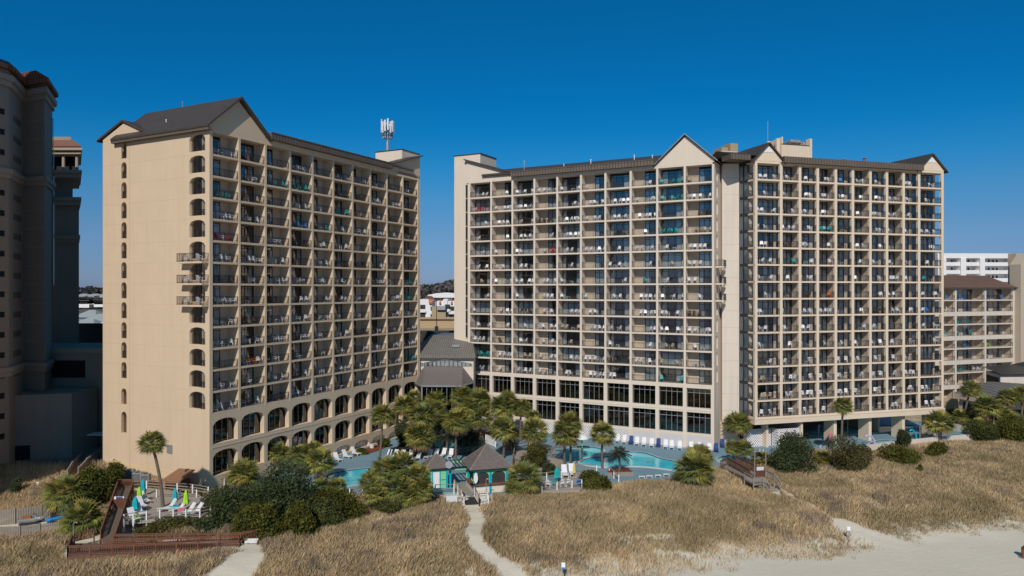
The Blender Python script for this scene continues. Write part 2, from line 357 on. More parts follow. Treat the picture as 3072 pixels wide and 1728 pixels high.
def door_meshes(W, nd, h=2.42, tag_=''):
    """frame with transom, glass, curtain variants"""
    f = MB(); t = .07
    f.box(0, W, -.04, .04, h-t, h, 'frame'); f.box(0, W, -.04, .04, 0, .08, 'frame'); f.box(0, W, -.04, .04, 2.0, 2.06, 'frame')
    for i in range(nd+1):
        x = W*i/nd; f.box(max(0, x-t/2 if 0 < i < nd else (0 if i == 0 else W-t)), (x+t/2 if 0 < i < nd else (t if i == 0 else W)), -.042, .042, .08, h-t, 'frame')
    g = MB(); g.add([(t,0,.08),(W-t,0,.08),(W-t,0,h-t),(t,0,h-t)], [(0,1,2,3)], 'glass')
    return f.mesh('sliding_door'), g.mesh('pane')
def curtain_mesh(segs, h=2.38, key='curtain'):
    m = MB()
    for a, b in segs:
        n = max(2, int((b-a)/.11)); P = []
        for i in range(n+1):
            x = a+(b-a)*i/n; P.append((x, .14+.035*(i % 2)))
        vs = [(x,y,.1) for x,y in P]+[(x,y,h) for x,y in P]
        m.add(vs, [(i,i+1,i+n+2,i+n+1) for i in range(n)], key)
    return m.mesh('curtain')
def merge_stuff(name, items, parent, mats=None):
    """items (mesh, loc) joined into one part"""
    V=[];Fc=[];MI=[];keys=[];n=0
    for me, (lx,ly,lz) in items:
        idx = []
        for mt in me.materials:
            if mt not in keys: keys.append(mt)
            idx.append(keys.index(mt))
        co = np.empty(len(me.vertices)*3, np.float32); me.vertices.foreach_get('co', co); co = co.reshape(-1,3)+np.array([lx,ly,lz]); V.append(co)
        for p in me.polygons: Fc.append(tuple(n+i for i in p.vertices)); MI.append(idx[p.material_index])
        n += len(co)
    me = bpy.data.meshes.new(name); me.from_pydata(np.concatenate(V).tolist(), [], Fc)
    for mt in keys: me.materials.append(mt)
    me.polygons.foreach_set('material_index', MI); me.update()
    o = link(name, me, parent); o['kind'] = 'stuff'; return o
def place_parts(parent, doors, rails):
    """doors: (frame mesh, pane mesh, curtain mesh, loc, size); rails: (mesh, loc, size). 100 of each as parts, the rest as one."""
    doors.sort(key=lambda d: -d[4]); rails.sort(key=lambda d: -d[2])
    for fm, gm, cm, loc, s in doors[:100]:
        o = link('sliding_door', fm, parent, loc); link('pane', gm, o)
        if cm: link('curtain', cm, o)
    rest = []
    for fm, gm, cm, loc, s in doors[100:]:
        rest.append((fm, loc)); rest.append((gm, loc))
        if cm: rest.append((cm, loc))
    if rest: merge_stuff('sliding_doors', rest, parent)
    for me, loc, s in rails[:100]: link('railing', me, parent, loc)
    if rails[100:]: merge_stuff('railings', [(m, l) for m, l, s in rails[100:]], parent)
CH = []      # chair and table spots: (world xyz, rz, kind, label bits, distance)
ORD = ['first','second','third','fourth','fifth','sixth','seventh','eighth','ninth','tenth','eleventh','twelfth','thirteenth','fourteenth','fifteenth']
def furnish(root, tower, row, bay, side, x0, x1, zf, rng, face, yb=0.75, nmax=4, inside=1.8):
    Mx = root.matrix_basis
    r = rng.random()
    kinds = ['plastic']
    if r < .055: kinds = ['teal']
    elif r < .12: kinds = ['brownc']
    elif r < .16: kinds = ['beigec']
    elif r < .18: kinds = ['blue', 'plastic']
    elif r < .19: kinds = ['orange', 'plastic']
    elif r < .20: kinds = ['red', 'plastic']
    W = x1-x0
    n = int(rng.integers(1, nmax+1)) if rng.random() > .07 else 0
    slots = np.sort(rng.choice(np.arange(5), size=min(n, 5), replace=False))
    for j, s in enumerate(slots):
        x = x0+.40+(W-.80)*(s+rng.uniform(-.2,.2)*.6)/4.0
        x = min(max(x, x0+.35), x1-.35)
        y = yb+rng.uniform(-.12, .25)
        a = face+rng.uniform(-.9, .9)
        CH.append((root, (x, y, zf), a, rng.choice(kinds), tower, row, bay, side, j, len(slots)))
    if rng.random() < .30 and n: CH.append((root, (x0+W*rng.uniform(.3,.7), y*0+.55, zf), 0, 'table', tower, row, bay, side, 0, 1))
from mathutils import Matrix
def place(name, o, ang, label, cat):
    r = thing(name, (o[0], o[1], 0), math.radians(ang), label, cat); r.matrix_basis = Matrix.Translation((o[0], o[1], 0)) @ Matrix.Rotation(math.radians(ang), 4, 'Z')
    return r
PIT = 2.75
# ================================================================== TOWER A (left)
A = place('hotel_tower', (-38.3, 90.3), 62.5, 'tan hotel tower left of the gap with a blank sunlit end wall and arched windows', 'hotel')
FA = [42.4-PIT*i for i in range(13)]
XA = [0.22, 4.78, 9.3, 13.9, 18.45, 22.98, 27.5, 32.0, 36.5, 41.05, 45.75]
b = MB(); b.box(1.3, 46.3, 2.6, 21.7, -2, 46.0, 'stucco'); b.box(.36, 1.3, 4.1, 15.5, -2, 46.0, 'stucco'); b.box(.36, 1.3, 18.1, 21.7, -2, 46.0, 'stucco')
b.box(46.3, 50.3, 3.0, 16, -2, 46.9, 'stucco')
b.build('rear_wall', A)
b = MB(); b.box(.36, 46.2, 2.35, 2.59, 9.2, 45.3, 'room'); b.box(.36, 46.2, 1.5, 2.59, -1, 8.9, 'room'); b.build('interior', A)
ops = [(0.78, 3.75, z+.42, z+2.0, z+2.62) for z in FA]
ops += [(16.45, 17.6, FA[i]+.75, FA[i]+2.45, FA[i]+2.98) for i in range(12)] + [(16.45, 17.6, 9.3, 10.95, 11.5), (16.45, 17.6, 5.4, 7.75, 8.3)]
b = MB(); arch_wall(b, lambda u,d,z: (d, u, z), 0, 21.7, -2, 45.75, ops, .36, 'stucco')
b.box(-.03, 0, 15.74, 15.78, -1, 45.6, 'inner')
for z in FA: b.box(-.006, 0, 3.9, 15.7, z-.02, z+.02, 'joint'); b.box(-.006, 0, 17.7, 21.7, z-.02, z+.02, 'joint')
b.box(-.02, .0, 6.2, 20, 1.15, 1.22, 'yellow')
b.build('end_wall', A)
b = MB(); b.box(0.31, .4, 1.85, 2.0, 9, 45.3, 'frame'); b.box(.31, .34, 2.0, 3.9, 9, 45.3, 'glass'); b.box(.30, .345, 2.75, 2.83, 9, 45.3, 'frame')
b.build('corner_window', A)
sm_rail = rail_mesh(1.1, h=1.0, step=.11)
for z in FA[:12]:
    o = link('arch_railing', sm_rail, A, (.18, 16.475, z+.78), math.pi/2)
crl = rail_mesh(1.05, h=1.0, step=.11)
for z in FA: link('corner_railing', crl, A, (.2, .8, z+.2), math.pi/2)
for i, z in enumerate(FA[:1]+FA[1:]):
    b = MB(); b.box(.36, 46.3, 0.03, 2.6, z-.26, z, 'stucco'); b.box(.45, 46.2, .06, 1.8, z, z+.012, 'floor'); b.build('balcony_slab', A)
b = MB(); b.box(.36, 46.3, 0.03, 2.6, 45.15, 46.0, 'stucco'); b.build('top_beam', A)
bays = []
for i, x in enumerate(XA):
    b = MB()
    if i == 0: b.box(.004, .5, -.004, .5, -2, 45.72, 'stucco')
    else: b.box(x-.17, x+.17 if i < 10 else 46.3, 0, 1.8, 9.15, 45.15, 'stucco')
    b.build('partition', A)
rng = np.random.default_rng(5)
doorsA = []; railsA = []
W1 = 2.05; W2 = 3.45
fm1, gm1 = door_meshes(W1, 2); fm2, gm2 = door_meshes(W2, 3)
cu1 = [curtain_mesh(s) for s in ([(1.5,1.95)], [(1.2,1.95)])]; cu1 += [None, None]
cu2 = [curtain_mesh(s) for s in ([(2.3,3.2)], [(2.7,3.35)], [(1.5,2.2)], [(2.6,3.35)])]; cu2.append(None)
cured = curtain_mesh([(.1,3.35)], key='curtainred')
wallb = MB(); railA = rail_mesh(4.2)
for bi in range(10):
    x0 = XA[bi]+.18; x1 = XA[bi+1]-.18
    wide = bi % 2 == 1
    ops_ = (x1-W2-.25, x1-.25) if wide else (x0+.75, x0+.75+W1)
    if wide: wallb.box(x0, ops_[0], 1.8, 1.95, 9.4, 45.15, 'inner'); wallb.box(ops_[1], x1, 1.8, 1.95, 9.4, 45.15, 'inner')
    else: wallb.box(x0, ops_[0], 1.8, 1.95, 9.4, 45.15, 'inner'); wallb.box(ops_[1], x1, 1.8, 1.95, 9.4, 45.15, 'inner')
    for ri, z in enumerate(FA):
        c = rng.choice(len(cu2 if wide else cu1))
        cm = (cu2 if wide else cu1)[c]
        if bi == 1 and ri == 2: cm = cured
        doorsA.append((fm2 if wide else fm1, gm2 if wide else gm1, cm, (ops_[0], 1.88, z+.012), 100-bi*2-abs(ri-5)*.1))
        railsA.append((railA, (x0, .10, z+.012), 100-bi*2-abs(ri-5)*.1))
        furnish(A, 'left tower', ri, bi, 'from the lit corner', x0, x1, z+.012, rng, 1.2, nmax=4)
wallb.build('balcony_back_wall', A)
place_parts(A, doorsA, railsA)
# arcade
ops = []; pit = 4.07
for bi in range(10):
    a = XA[bi]+.32; c = XA[bi+1]-.30
    ops += [(a, c, 5.36, 7.7, 8.47), (a, c, 1.3, 3.65, 4.42)]
    if bi >= 4: ops += [(a, c, -.75, -.2, .5)]
b = MB(); arch_wall(b, lambda u,d,z: (u, d, z), 0.36, 46.3, -2, 9.15, ops, .75, 'stucco')
b.box(.36, 46.3, -.04, 0, 4.85, 5.0, 'stucco')
for x in XA[1:-1]: b.box(x-.02, x+.02, -.02, 0, -1, 9, 'inner')
b.build('arcade_wall', A)
for lv in range(2):
    z0 = (5.36, 1.3)[lv]; h = 3.12
    for bi in range(10):
        a = XA[bi]+.32; c = XA[bi+1]-.30; W = c-a
        f = MB()
        for q in (0, .27, .52, .76, 1): f.box(W*q-.03 if q else 0, W*q+.03 if q < 1 else W, -.04, .04, 0, h, 'greymetal' if 0 < q < 1 else 'frame')
        f.box(0, W, -.05, .05, 0, .08, 'frame')
        fo = link('arcade_window', f.mesh('arcade_window'), A, (a, .82, z0))
        g = MB(); g.box(0, W, .05, .07, 0, h, 'glassd'); link('pane', g.mesh('pane'), fo)
b = MB()
for bi in range(4, 10):
    for k in range(5):
        x = XA[bi]+.4+k*.8; b.box(x, x+.72, .8, .85, -.8, .6, 'white')
b.build('louver_panel', A)
# roofs of A
b = MB()
b.ext([(-.02,45.7),(9.25,45.7),(9.25,46.2),(4.6,50.1),(-.02,46.2)], .02, .4, 'stucco', 'y'); b.build('gable_wall', A)
b = MB(); b.roof(0, 9.2, -.7, 18.9, 46.25, 50.3, .75, .28, 'roofy', 'roof', 'y'); b.build('gable_roof', A)
b = MB(); b.box(-.66, -.5, -.6, 18.9, 45.35, 45.95, 'fasciay'); b.box(-.66, 0, -.6, 18.9, 45.25, 45.35, 'fascia'); b.build('eave_fascia', A)
b = MB(); b.box(9.6, 37.0, -.75, -.4, 46.0, 46.75, 'fascia'); b.box(9.6, 37.0, -.82, -.38, 46.75, 46.9, 'fascia'); b.box(9.6, 37, -.75, .05, 45.9, 46.0, 'fascia')
b.ext([(-.4,46.7),(5,47.9),(5,47.6),(-.4,46.5)], 9.6, 44, 'roof', 'x'); b.build('mansard_fascia', A)
b = MB(); b.roof(-.3, 44, 12, 22.2, 46.1, 48.2, .5, .25, 'roof', 'roof', 'x'); b.build('rear_roof', A)
b = MB(); b.ext([(12.1,45.6),(21.7,45.6),(21.7,46.2),(17.1,48.0),(12.1,46.2)], 0.02, .3, 'stucco', 'x'); b.build('rear_gable_wall', A)
b = MB(); b.ext([(36.9,45.5),(46.3,45.5),(46.3,49.6),(36.9,46.6)], .03, 1.0, 'stucco', 'y'); b.build('half_gable_wall', A)
b = MB(); b.ext([(36.6,46.55),(46.5,49.65),(46.5,49.85),(36.6,46.75)], -.6, 3.0, 'roof', 'y'); b.build('half_gable_roof', A)
b = MB(); b.box(44.7, 50.3, 2.9, 9, 46, 50.9, 'stuccoB'); b.box(44.6, 50.4, 2.8, 9.1, 50.9, 51.05, 'roof'); b.build('stair_penthouse', A)
# side balconies on the end wall
for i in (5, 6, 7):
    z = FA[i]; b = MB(); b.box(-1.1, 0, .1, 4.9, z-.22, z, 'stucco'); o = b.build('side_balcony', A)
    r = MB(); 
    for (p, q) in (((-1.05,.15),(-1.05,4.85)), ((-1.05,4.85),(-.02,4.85)), ((-1.05,.15),(-.02,.15))):
        r.bar((*p, z+1.05), (*q, z+1.05), .05, .05, 'rail'); r.bar((*p, z+.1), (*q, z+.1), .04, .04, 'rail')
        L = math.hypot(q[0]-p[0], q[1]-p[1]); n = int(L/.13)
        for k in range(n+1):
            x = p[0]+(q[0]-p[0])*k/n; y = p[1]+(q[1]-p[1])*k/n; r.box(x-.01, x+.01, y-.01, y+.01, z, z+1.05, 'rail')
    ro = r.build('railing', o)
    for k in range(2): CH.append((A, (-.55, 1.2+2.2*k, z), 1.5*k, 'plastic', 'left tower', i, -1, '', k, 2))
def vent(parent, p, h=.6, r=.09, k='greymetal'):
    b = MB(); b.cyl(p, (p[0], p[1], p[2]+h), r, r, 8, k); b.cyl((p[0],p[1],p[2]+h), (p[0],p[1],p[2]+h+.12), r*1.8, r*1.2, 8, k); b.build('roof_vent', parent)
vent(A, (4.6, 11, 50.5), .7, .05); vent(A, (1.3, 10, 47.3), .6, .06, 'white'); vent(A, (16, .2, 46.8), .3, .08); vent(A, (48.5, 6, 51.05), .5, .35)
# ================================================================== TOWER B (middle)
Bt = place('hotel_wing', (32.62, 115.0), -27.5, 'cream hotel wing in the middle, facing the pool, with white stair wall at its end', 'hotel')
FB = [42.65-PIT*i for i in range(13)]
XB = [-t for t in [45.95, 41.2, 36.7, 32.2, 27.65, 23.1, 18.55, 14.0, 9.4, 4.78, .2]]
b = MB(); b.box(-46, -.36, 2.6, 20, -2, 46, 'stuccoB'); b.build('rear_wall', Bt)
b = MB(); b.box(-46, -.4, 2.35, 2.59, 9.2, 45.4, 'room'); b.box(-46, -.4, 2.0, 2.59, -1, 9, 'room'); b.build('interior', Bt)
for z in FB:
    b = MB(); b.box(-46.1, -.3, .03, 2.6, z-.26, z, 'stuccoB'); b.box(-46, -.4, .06, 1.8, z, z+.012, 'floor'); b.build('balcony_slab', Bt)
b = MB(); b.box(-46.1, -.3, .03, 2.6, 45.4, 46.1, 'stuccoB'); b.build('top_beam', Bt)
for i, x in enumerate(XB):
    b = MB(); x0 = x-.18; x1 = x+.18
    if i == 0: x0 = -46.2
    if i == 10: x1 = -.02
    b.box(x0, x1, 0, 1.8, 9.6, 45.4, 'stuccoB'); b.build('partition', Bt)
    b = MB(); b.box(x-.3 if i < 10 else -.55, x+.3 if i < 10 else -.02, -.03, .9, -2, 9.7, 'stuccoB'); b.build('column', Bt)
b = MB(); b.box(-46.1, -.3, .0, 1.2, 9.0, 9.55, 'stuccoB'); b.box(-46.1, -.3, .02, 1.2, 5.05, 5.82, 'stuccoB'); b.box(-46.1, -.3, -.05, .02, 5.38, 5.5, 'stuccoB')
b.box(-46.1, -.3, .02, 1.2, 1.15, 1.65, 'stuccoB'); b.build('storey_beam', Bt)
ops = [(1.3, 2.7, z+.3, z+1.8, z+2.4) for z in FB]
b = MB(); arch_wall(b, lambda u,d,z: (-d, u, z), 0, 20, -2, 45.9, ops, .3, 'stuccoB'); b.build('end_wall', Bt)
b = MB()
for z in FB: b.box(-.35, -.3, 1.2, 2.8, z+.2, z+2.5, 'glassd'); b.box(-.32, -.26, 1.97, 2.03, z+.3, z+2.4, 'frame')
b.build('end_window', Bt)
doorsB = []; railsB = []; wallb = MB(); railB = rail_mesh(4.17); rng = np.random.default_rng(8)
W3 = 3.4; W4 = 2.5; fm3, gm3 = door_meshes(W3, 3); fm4, gm4 = door_meshes(W4, 3)
cu3 = [curtain_mesh(s) for s in ([(.08,.8),(2.6,3.3)], [(.08,.6),(2.7,3.3)], [(.08,1.1),(2.8,3.3)], [(2.5,3.3)], [(.08,.7)], [(.08,3.3)])]
cu4 = [curtain_mesh(s) for s in ([(.08,.75)], [(.08,.9)], [(.08,.6),(2.0,2.38)], [(.08,2.38)])]
for bi in range(10):
    x0 = XB[bi]+.2; x1 = XB[bi+1]-.2; wide = bi % 2 == 0
    op = (x0+.05, x0+.05+W3) if wide else (x0+1.75, x0+1.75+W4)
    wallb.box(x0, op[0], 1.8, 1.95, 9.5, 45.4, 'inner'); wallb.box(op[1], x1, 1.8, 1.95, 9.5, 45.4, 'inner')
    for ri, z in enumerate(FB):
        cs = cu3 if wide else cu4; cm = cs[rng.choice(len(cs))]
        doorsB.append((fm3 if wide else fm4, gm3 if wide else gm4, cm, (op[0], 1.88, z+.012), 100+bi*2-abs(ri-5)*.1))
        railsB.append((railB, (x0, .10, z+.012), 100+bi*2-abs(ri-5)*.1))
        furnish(Bt, 'middle wing', ri, bi, 'from the left', x0, x1, z+.012, rng, 0.0, nmax=4)
wallb.build('balcony_back_wall', Bt); place_parts(Bt, doorsB, railsB)
for lv, (z0, z1) in enumerate(((5.82, 9.0), (1.65, 5.05))):
    for bi in range(10):
        x0 = XB[bi]+.3; x1 = XB[bi+1]-.3; W = x1-x0; h = z1-z0; f = MB()
        for q in (0, .27, .5, .73, 1): f.box(W*q-.03 if q else 0, W*q+.03 if q < 1 else W, -.04, .04, 0, h, 'greymetal' if 0 < q < 1 else 'frame')
        f.box(0, W, -.045, .045, h*.74, h*.74+.07, 'greymetal'); f.box(0, W, -.05, .05, 0, .07, 'frame')
        fo = link('storey_window', f.mesh('storey_window'), Bt, (x0, .6, z0)); g = MB(); g.box(0, W, .05, .07, 0, h, 'glassd'); link('pane', g.mesh('pane'), fo)
        w = MB(); w.box(.3, W-.2, .75, .85, .1, .95, 'beigec'); w.box(.3, W*.6, .75, .83, 1.05, 1.45, 'beigec'); link('low_screen', w.mesh('low_screen'), fo)
for bi in range(10):
    b = MB(); b.box(XB[bi]+.3, XB[bi+1]-.3, .1, .16, -.8, 1.15, 'lattice'); b.build('lattice_panel', Bt)
# stair wall, penthouse, gables of B
b = MB(); b.box(-49.5, -46.2, .25, 14, -2, 46, 'stuccoB'); b.box(-49.5, -46.2, .22, .25, 0, 45.6, 'stuccoB'); b.build('stair_wall', Bt)
b = MB(); b.box(-46.85, -46.45, .12, .22, 15.8, 45.2, 'frame')
for k in range(11): b.box(-46.86, -46.44, .08, .12, 15.8+2.67*k, 16.0+2.67*k, 'inner')
b.build('slot_grille', Bt)
b = MB(); b.box(-49.5, -43.7, .26, 6.5, 46, 50.9, 'stuccoB'); b.box(-49.6, -43.6, .16, 6.6, 50.9, 51.1, 'roof'); b.build('stair_penthouse', Bt)
b = MB(); b.ext([(-46.6,45.5),(-36.7,45.5),(-36.7,46.7),(-46.6,49.8)], .02, .24, 'stuccoB', 'y'); b.build('half_gable_wall', Bt)
b = MB(); b.ext([(-46.9,49.85),(-36.4,46.6),(-36.4,46.85),(-46.9,50.1)], -.6, 3.0, 'roof', 'y'); b.build('half_gable_roof', Bt)
b = MB(); b.box(-36.7, -9.7, -.75, -.4, 46.0, 46.7, 'fascia'); b.box(-36.7, -9.7, -.82, -.38, 46.7, 46.85, 'fascia'); b.box(-36.7, -9.7, -.75, .05, 45.9, 46.0, 'fascia'); b.build('mansard_fascia', Bt)
b = MB(); b.ext([(-.5,46.8),(5,48.5),(12,48.5),(12,46),(-.5,46.5)], -43, -9, 'roof', 'x'); b.build('roof', Bt)
b = MB(); b.ext([(-9.4,45.7),(0,45.7),(0,46.2),(-4.6,50.3),(-9.4,46.3)], .02, .4, 'stuccoB', 'y'); b.build('gable_wall', Bt)
b = MB(); b.roof(-9.4, 0, -.45, 13, 46.2, 50.45, .6, .2, 'roofy', 'roof', 'y'); b.build('gable_roof', Bt)
b = MB(); b.roof(-9.4, 0, -.5, -.44, 46.3, 50.55, .6, .16, 'greymetal', 'greymetal', 'y'); b.build('gable_trim', Bt)
for p, h in (((-35,1.5,47.4),1.5),((-22,2,47.4),.8),((-14,2,47.4),.9),((-10.8,2,47.4),.6),((-27,1.5,47.3),.4)): vent(Bt, p, h, .07, 'greymetal' if h > 1 else 'white')
for i in (5, 6, 7):
    z = FB[i]; b = MB(); b.box(0, 1.3, .9, 3.2, z-.22, z, 'stuccoB'); o = b.build('side_balcony', Bt); r = MB()
    for (p, q) in (((1.25,.95),(1.25,3.15)), ((1.25,.95),(.02,.95))):
        r.bar((*p, z+1.05), (*q, z+1.05), .05, .05, 'rail'); n = 14
        for k in range(n+1):
            x = p[0]+(q[0]-p[0])*k/n; y = p[1]+(q[1]-p[1])*k/n; r.box(x-.012, x+.012, y-.012, y+.012, z, z+1.05, 'rail')
    r.build('railing', o)
# ================================================================== TOWER C (right)
Ct = place('hotel_block', (39.11, 114.8), 16.3, 'beige hotel block on the right raised over open columns beside the water slides', 'hotel')
FC = [43.0-PIT*i for i in range(15)]
XC = [.2, 4.96, 8.57, 12.05, 15.65, 19.1, 22.72, 26.17, 29.72, 33.05, 38.2]
b = MB(); b.box(.4, 38.4, 2.6, 18, 4.4, 46, 'stuccoC'); b.build('rear_wall', Ct)
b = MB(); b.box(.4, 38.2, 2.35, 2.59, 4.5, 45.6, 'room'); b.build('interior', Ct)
for z in FC:
    b = MB(); b.box(.0, 38.45, .03, 1.9, z-.26, z, 'stuccoC'); b.box(.05, 38.4, 1.9, 2.6, z-.26, z, 'stuccoC'); b.box(.3, 38.2, .06, 1.8, z, z+.012, 'floor'); b.build('balcony_slab', Ct)
b = MB(); b.box(0, 38.45, .03, 2.6, 45.55, 46.1, 'stuccoC'); b.build('top_beam', Ct)
for i, x in enumerate(XC):
    w = .25; dp = 1.8 if i in (2,4,6,8) else .45
    b = MB(); b.box(x-w if i else 0, x+w if i < 10 else 38.45, 0, .45, 4.3, 45.6, 'stuccoC')
    if dp > 1: b.box(x-.12, x+.12, .45, 1.8, 4.3, 45.6, 'inner')
    b.build('partition' if dp > 1 else 'pier', Ct)
b = MB(); b.box(-.1, 38.6, -.08, 18, 3.35, 4.3, 'stuccoC'); b.box(-.15, 38.65, -.14, 1.0, 4.15, 4.32, 'stuccoC'); b.build('transfer_beam', Ct)
wallb = MB(); doorsC = []; railsC = []; rng = np.random.default_rng(13)
WP = 2.3; WW = 1.0; WQ = 1.9; WL = 3.0
fp, gp = door_meshes(WP, 2); fw, gw = door_meshes(WW, 1); fq, gq = door_meshes(WQ, 2); fl, gl = door_meshes(WL, 3)
cup = [curtain_mesh(s) for s in ([(1.0,2.2)], [(.7,2.0)], [(.1,.6),(1.3,2.2)], [(.1,2.2)])]; cuw = [curtain_mesh([(.3,.9)]), None]
cuq = [curtain_mesh(s) for s in ([(.7,1.8)], [(.5,1.5)], [(.1,1.8)])]; cul = [curtain_mesh(s) for s in ([(1.0,2.9)], [(1.6,2.3)], [(.1,2.9)])]
for pr in range(5):
    i = 2*pr; xs = (XC[i-1]+.12 if 0 else (XC[i]+.12 if i else .4)); xe = XC[i+2]-.12 if i+2 < 10 else 38.35
    if pr < 4:
        if pr: g1 = (xs+.8, xs+.8+WP); w1 = (xs+3.9, xs+3.9+WW); g1s = (fp, gp, cup)
        else: g1 = (1.8, 1.8+WL); w1 = (5.5, 5.5+WW-.1); g1s = (fl, gl, cul)
        if not pr: w1 = (5.3, 5.3+WW)
        g2 = (xe-.05-WQ, xe-.05)
        ds = [(g1, *g1s), (w1, fw, gw, cuw), (g2, fq, gq, cuq)]
    else:
        g1 = (xs+.9, xs+.9+WQ); w1 = (33.25, 33.25+WW); g2 = (34.95, 34.95+WL)
        ds = [(g1, fq, gq, cuq), (w1, fw, gw, cuw), (g2, fl, gl, cul)]
    cur = xs
    for (a, c), *_ in ds:
        if a > cur: wallb.box(cur, a, 1.8, 1.95, 4.5, 45.55, 'inner')
        cur = c
    if xe > cur: wallb.box(cur, xe, 1.8, 1.95, 4.5, 45.55, 'inner')
    for ri, z in enumerate(FC):
        for (a, c), ff, gg, cc in ds:
            cm = cc[rng.choice(len(cc))]; doorsC.append((ff, gg, cm, (a, 1.88, z+.012), (100-pr*3)*(c-a)-abs(ri-6)*.1))
wallb.box(.3, .4, 1.95, 17, 4.4, 45.6, 'inner'); wallb.box(38.36, 38.44, 1.8, 2.6, 4.5, 45.55, 'stuccoC')
wallb.build('balcony_back_wall', Ct)
rms = {}
for bi in range(10):
    x0 = XC[bi]+.26; x1 = XC[bi+1]-.26; W = round(x1-x0, 2)
    if W not in rms: rms[W] = rail_mesh(W)
    for ri, z in enumerate(FC):
        railsC.append((rms[W], (x0, .12, z+.012), 100-bi*2-abs(ri-6)*.1))
        furnish(Ct, 'right block', ri, bi, 'from its left end', x0, x1, z+.012, rng, -.3, nmax=3)
place_parts(Ct, doorsC, railsC)
cr = rail_mesh(1.3)
for z in FC: link('end_railing', cr, Ct, (.12, .48, z), math.pi/2); link('end_railing', cr, Ct, (38.35, .48, z), math.pi/2)
for k, (x, w) in enumerate(((16.35, .6), (23.55, .6), (30.65, .6), (37.4, .6))):
    b = MB(); b.box(x-w/2, x+w/2, 1.0, 3.4, -2, 3.35, 'stuccoC'); b.build('column', Ct)
b = MB(); b.box(9.2, 9.6, .6, 18, -2, 3.35, 'stuccoC'); b.box(3.2, 3.6, 1.5, 3, -2, 3.35, 'stuccoC'); b.box(0, 38, 17.6, 18, -2, 3.35, 'inner'); b.box(30, 30.3, 6, 17.6, -2, 3.35, 'inner'); b.build('ground_floor_wall', Ct)
b = MB(); b.box(-.3, 4.9, 2.6, 2.66, -.8, 2.1, 'lattice'); b.box(5.0, 9.2, 1.0, 1.06, -.8, 2.2, 'lattice'); b.box(5.0, 5.06, 1.06, 2.6, -.8, 2.2, 'lattice'); b.box(5.6, 5.85, .95, .99, -.8, 2.2, 'stuccoC'); b.box(6.9, 7.15, .95, .99, -.8, 2.2, 'stuccoC'); b.build('lattice_panel', Ct)
def cgable(x0, x1, q):
    c = (x0+x1)/2
    b = MB(); b.ext([(x0,45.9),(x1,45.9),(x1,46.1),(c,48.55),(x0,46.1)], .0, .4, 'stuccoC', 'y'); b.build('gable_wall', Ct)
    b = MB(); b.ext([(c-1.05,47.35),(c+1.05,47.35),(c,48.3)], -.06, 0, 'white', 'y'); b.build('gable_louver', Ct)
    b = MB(); b.roof(x0, x1, -.45, q, 46.15, 48.75, .55, .2, 'roofy', 'roof', 'y'); b.build('gable_roof', Ct)
cgable(-.1, 5.1, 9.0); cgable(33.0, 38.5, 9.0)
b = MB(); b.box(5.0, 33.4, -.7, -.35, 45.85, 46.75, 'fascia'); b.box(4.8, 33.4, -.7, .05, 45.75, 45.85, 'fascia'); b.ext([(-.5,46.7),(5,47.2),(10,47.2),(10,46),(-.5,46.4)], 5, 33.5, 'roof', 'x')
b.box(-4.5, -.9, -.2, 2.5, 45.9, 46.7, 'fascia'); b.ext([(-.2,46.7),(4,47.9),(8,46.7)], -4.5, 0.5, 'roof', 'x'); b.build('mansard_fascia', Ct)
b = MB(); b.box(14.8, 21.3, 13, 17.5, 46, 51.9, 'stuccoC'); b.ext([(13,51.9),(17.5,51.9),(17.5,52.9),(13,53.3)], 14.8, 15.1, 'stuccoC', 'x'); b.box(20.9, 21.4, 12.9, 14, 49, 53.3, 'stuccoC')
b.box(14.8, 21.3, 12.95, 13.1, 51.9, 52.05, 'roof'); b.box(21.1, 21.3, 14, 17.5, 51.9, 53.0, 'stuccoC')
for y in (13.6, 16.2): b.box(14.2, 14.8, y, y+.4, 46, 53.1, 'stuccoC')
b.build('roof_penthouse', Ct)
b = MB()
for x in (17.6, 19.0, 20.4):
    b.box(x-.05, x+.05, 14.2, 14.3, 51.9, 53.2, 'greymetal'); b.box(x-.05, x+.05, 16.2, 16.3, 51.9, 53.2, 'greymetal')
b.box(17.5, 20.5, 14.1, 16.4, 52.7, 52.85, 'greymetal'); b.box(17.9, 20.1, 14.5, 16.0, 51.95, 53.3, 'galv'); b.build('rooftop_machine', Ct)
b = MB(); b.cyl((13.3, 15, 47), (13.3, 15, 56.5), .06, .04, 6, 'greymetal'); b.build('antenna_rod', Ct)
for x in (15.9, 16.3, 26.2, 26.7, 29.6, 30.1): vent(Ct, (x, 3, 46.9), .35, .08, 'white')
vent(Ct, (19.8, 3, 46.9), .7, .18); vent(Ct, (24.2, 3, 46.9), 1.1, .2, 'rust')
b = MB(); b.box(-.2, 3.0, 9.2, 12, 46, 49.2, 'stuccoC'); b.box(-.2, 1.0, 9.2, 12, 49.2, 49.8, 'tanwall'); b.box(1.5, 3.0, 9.2, 12, 49.2, 50.6, 'tanwall'); b.build('lift_penthouse', Ct)
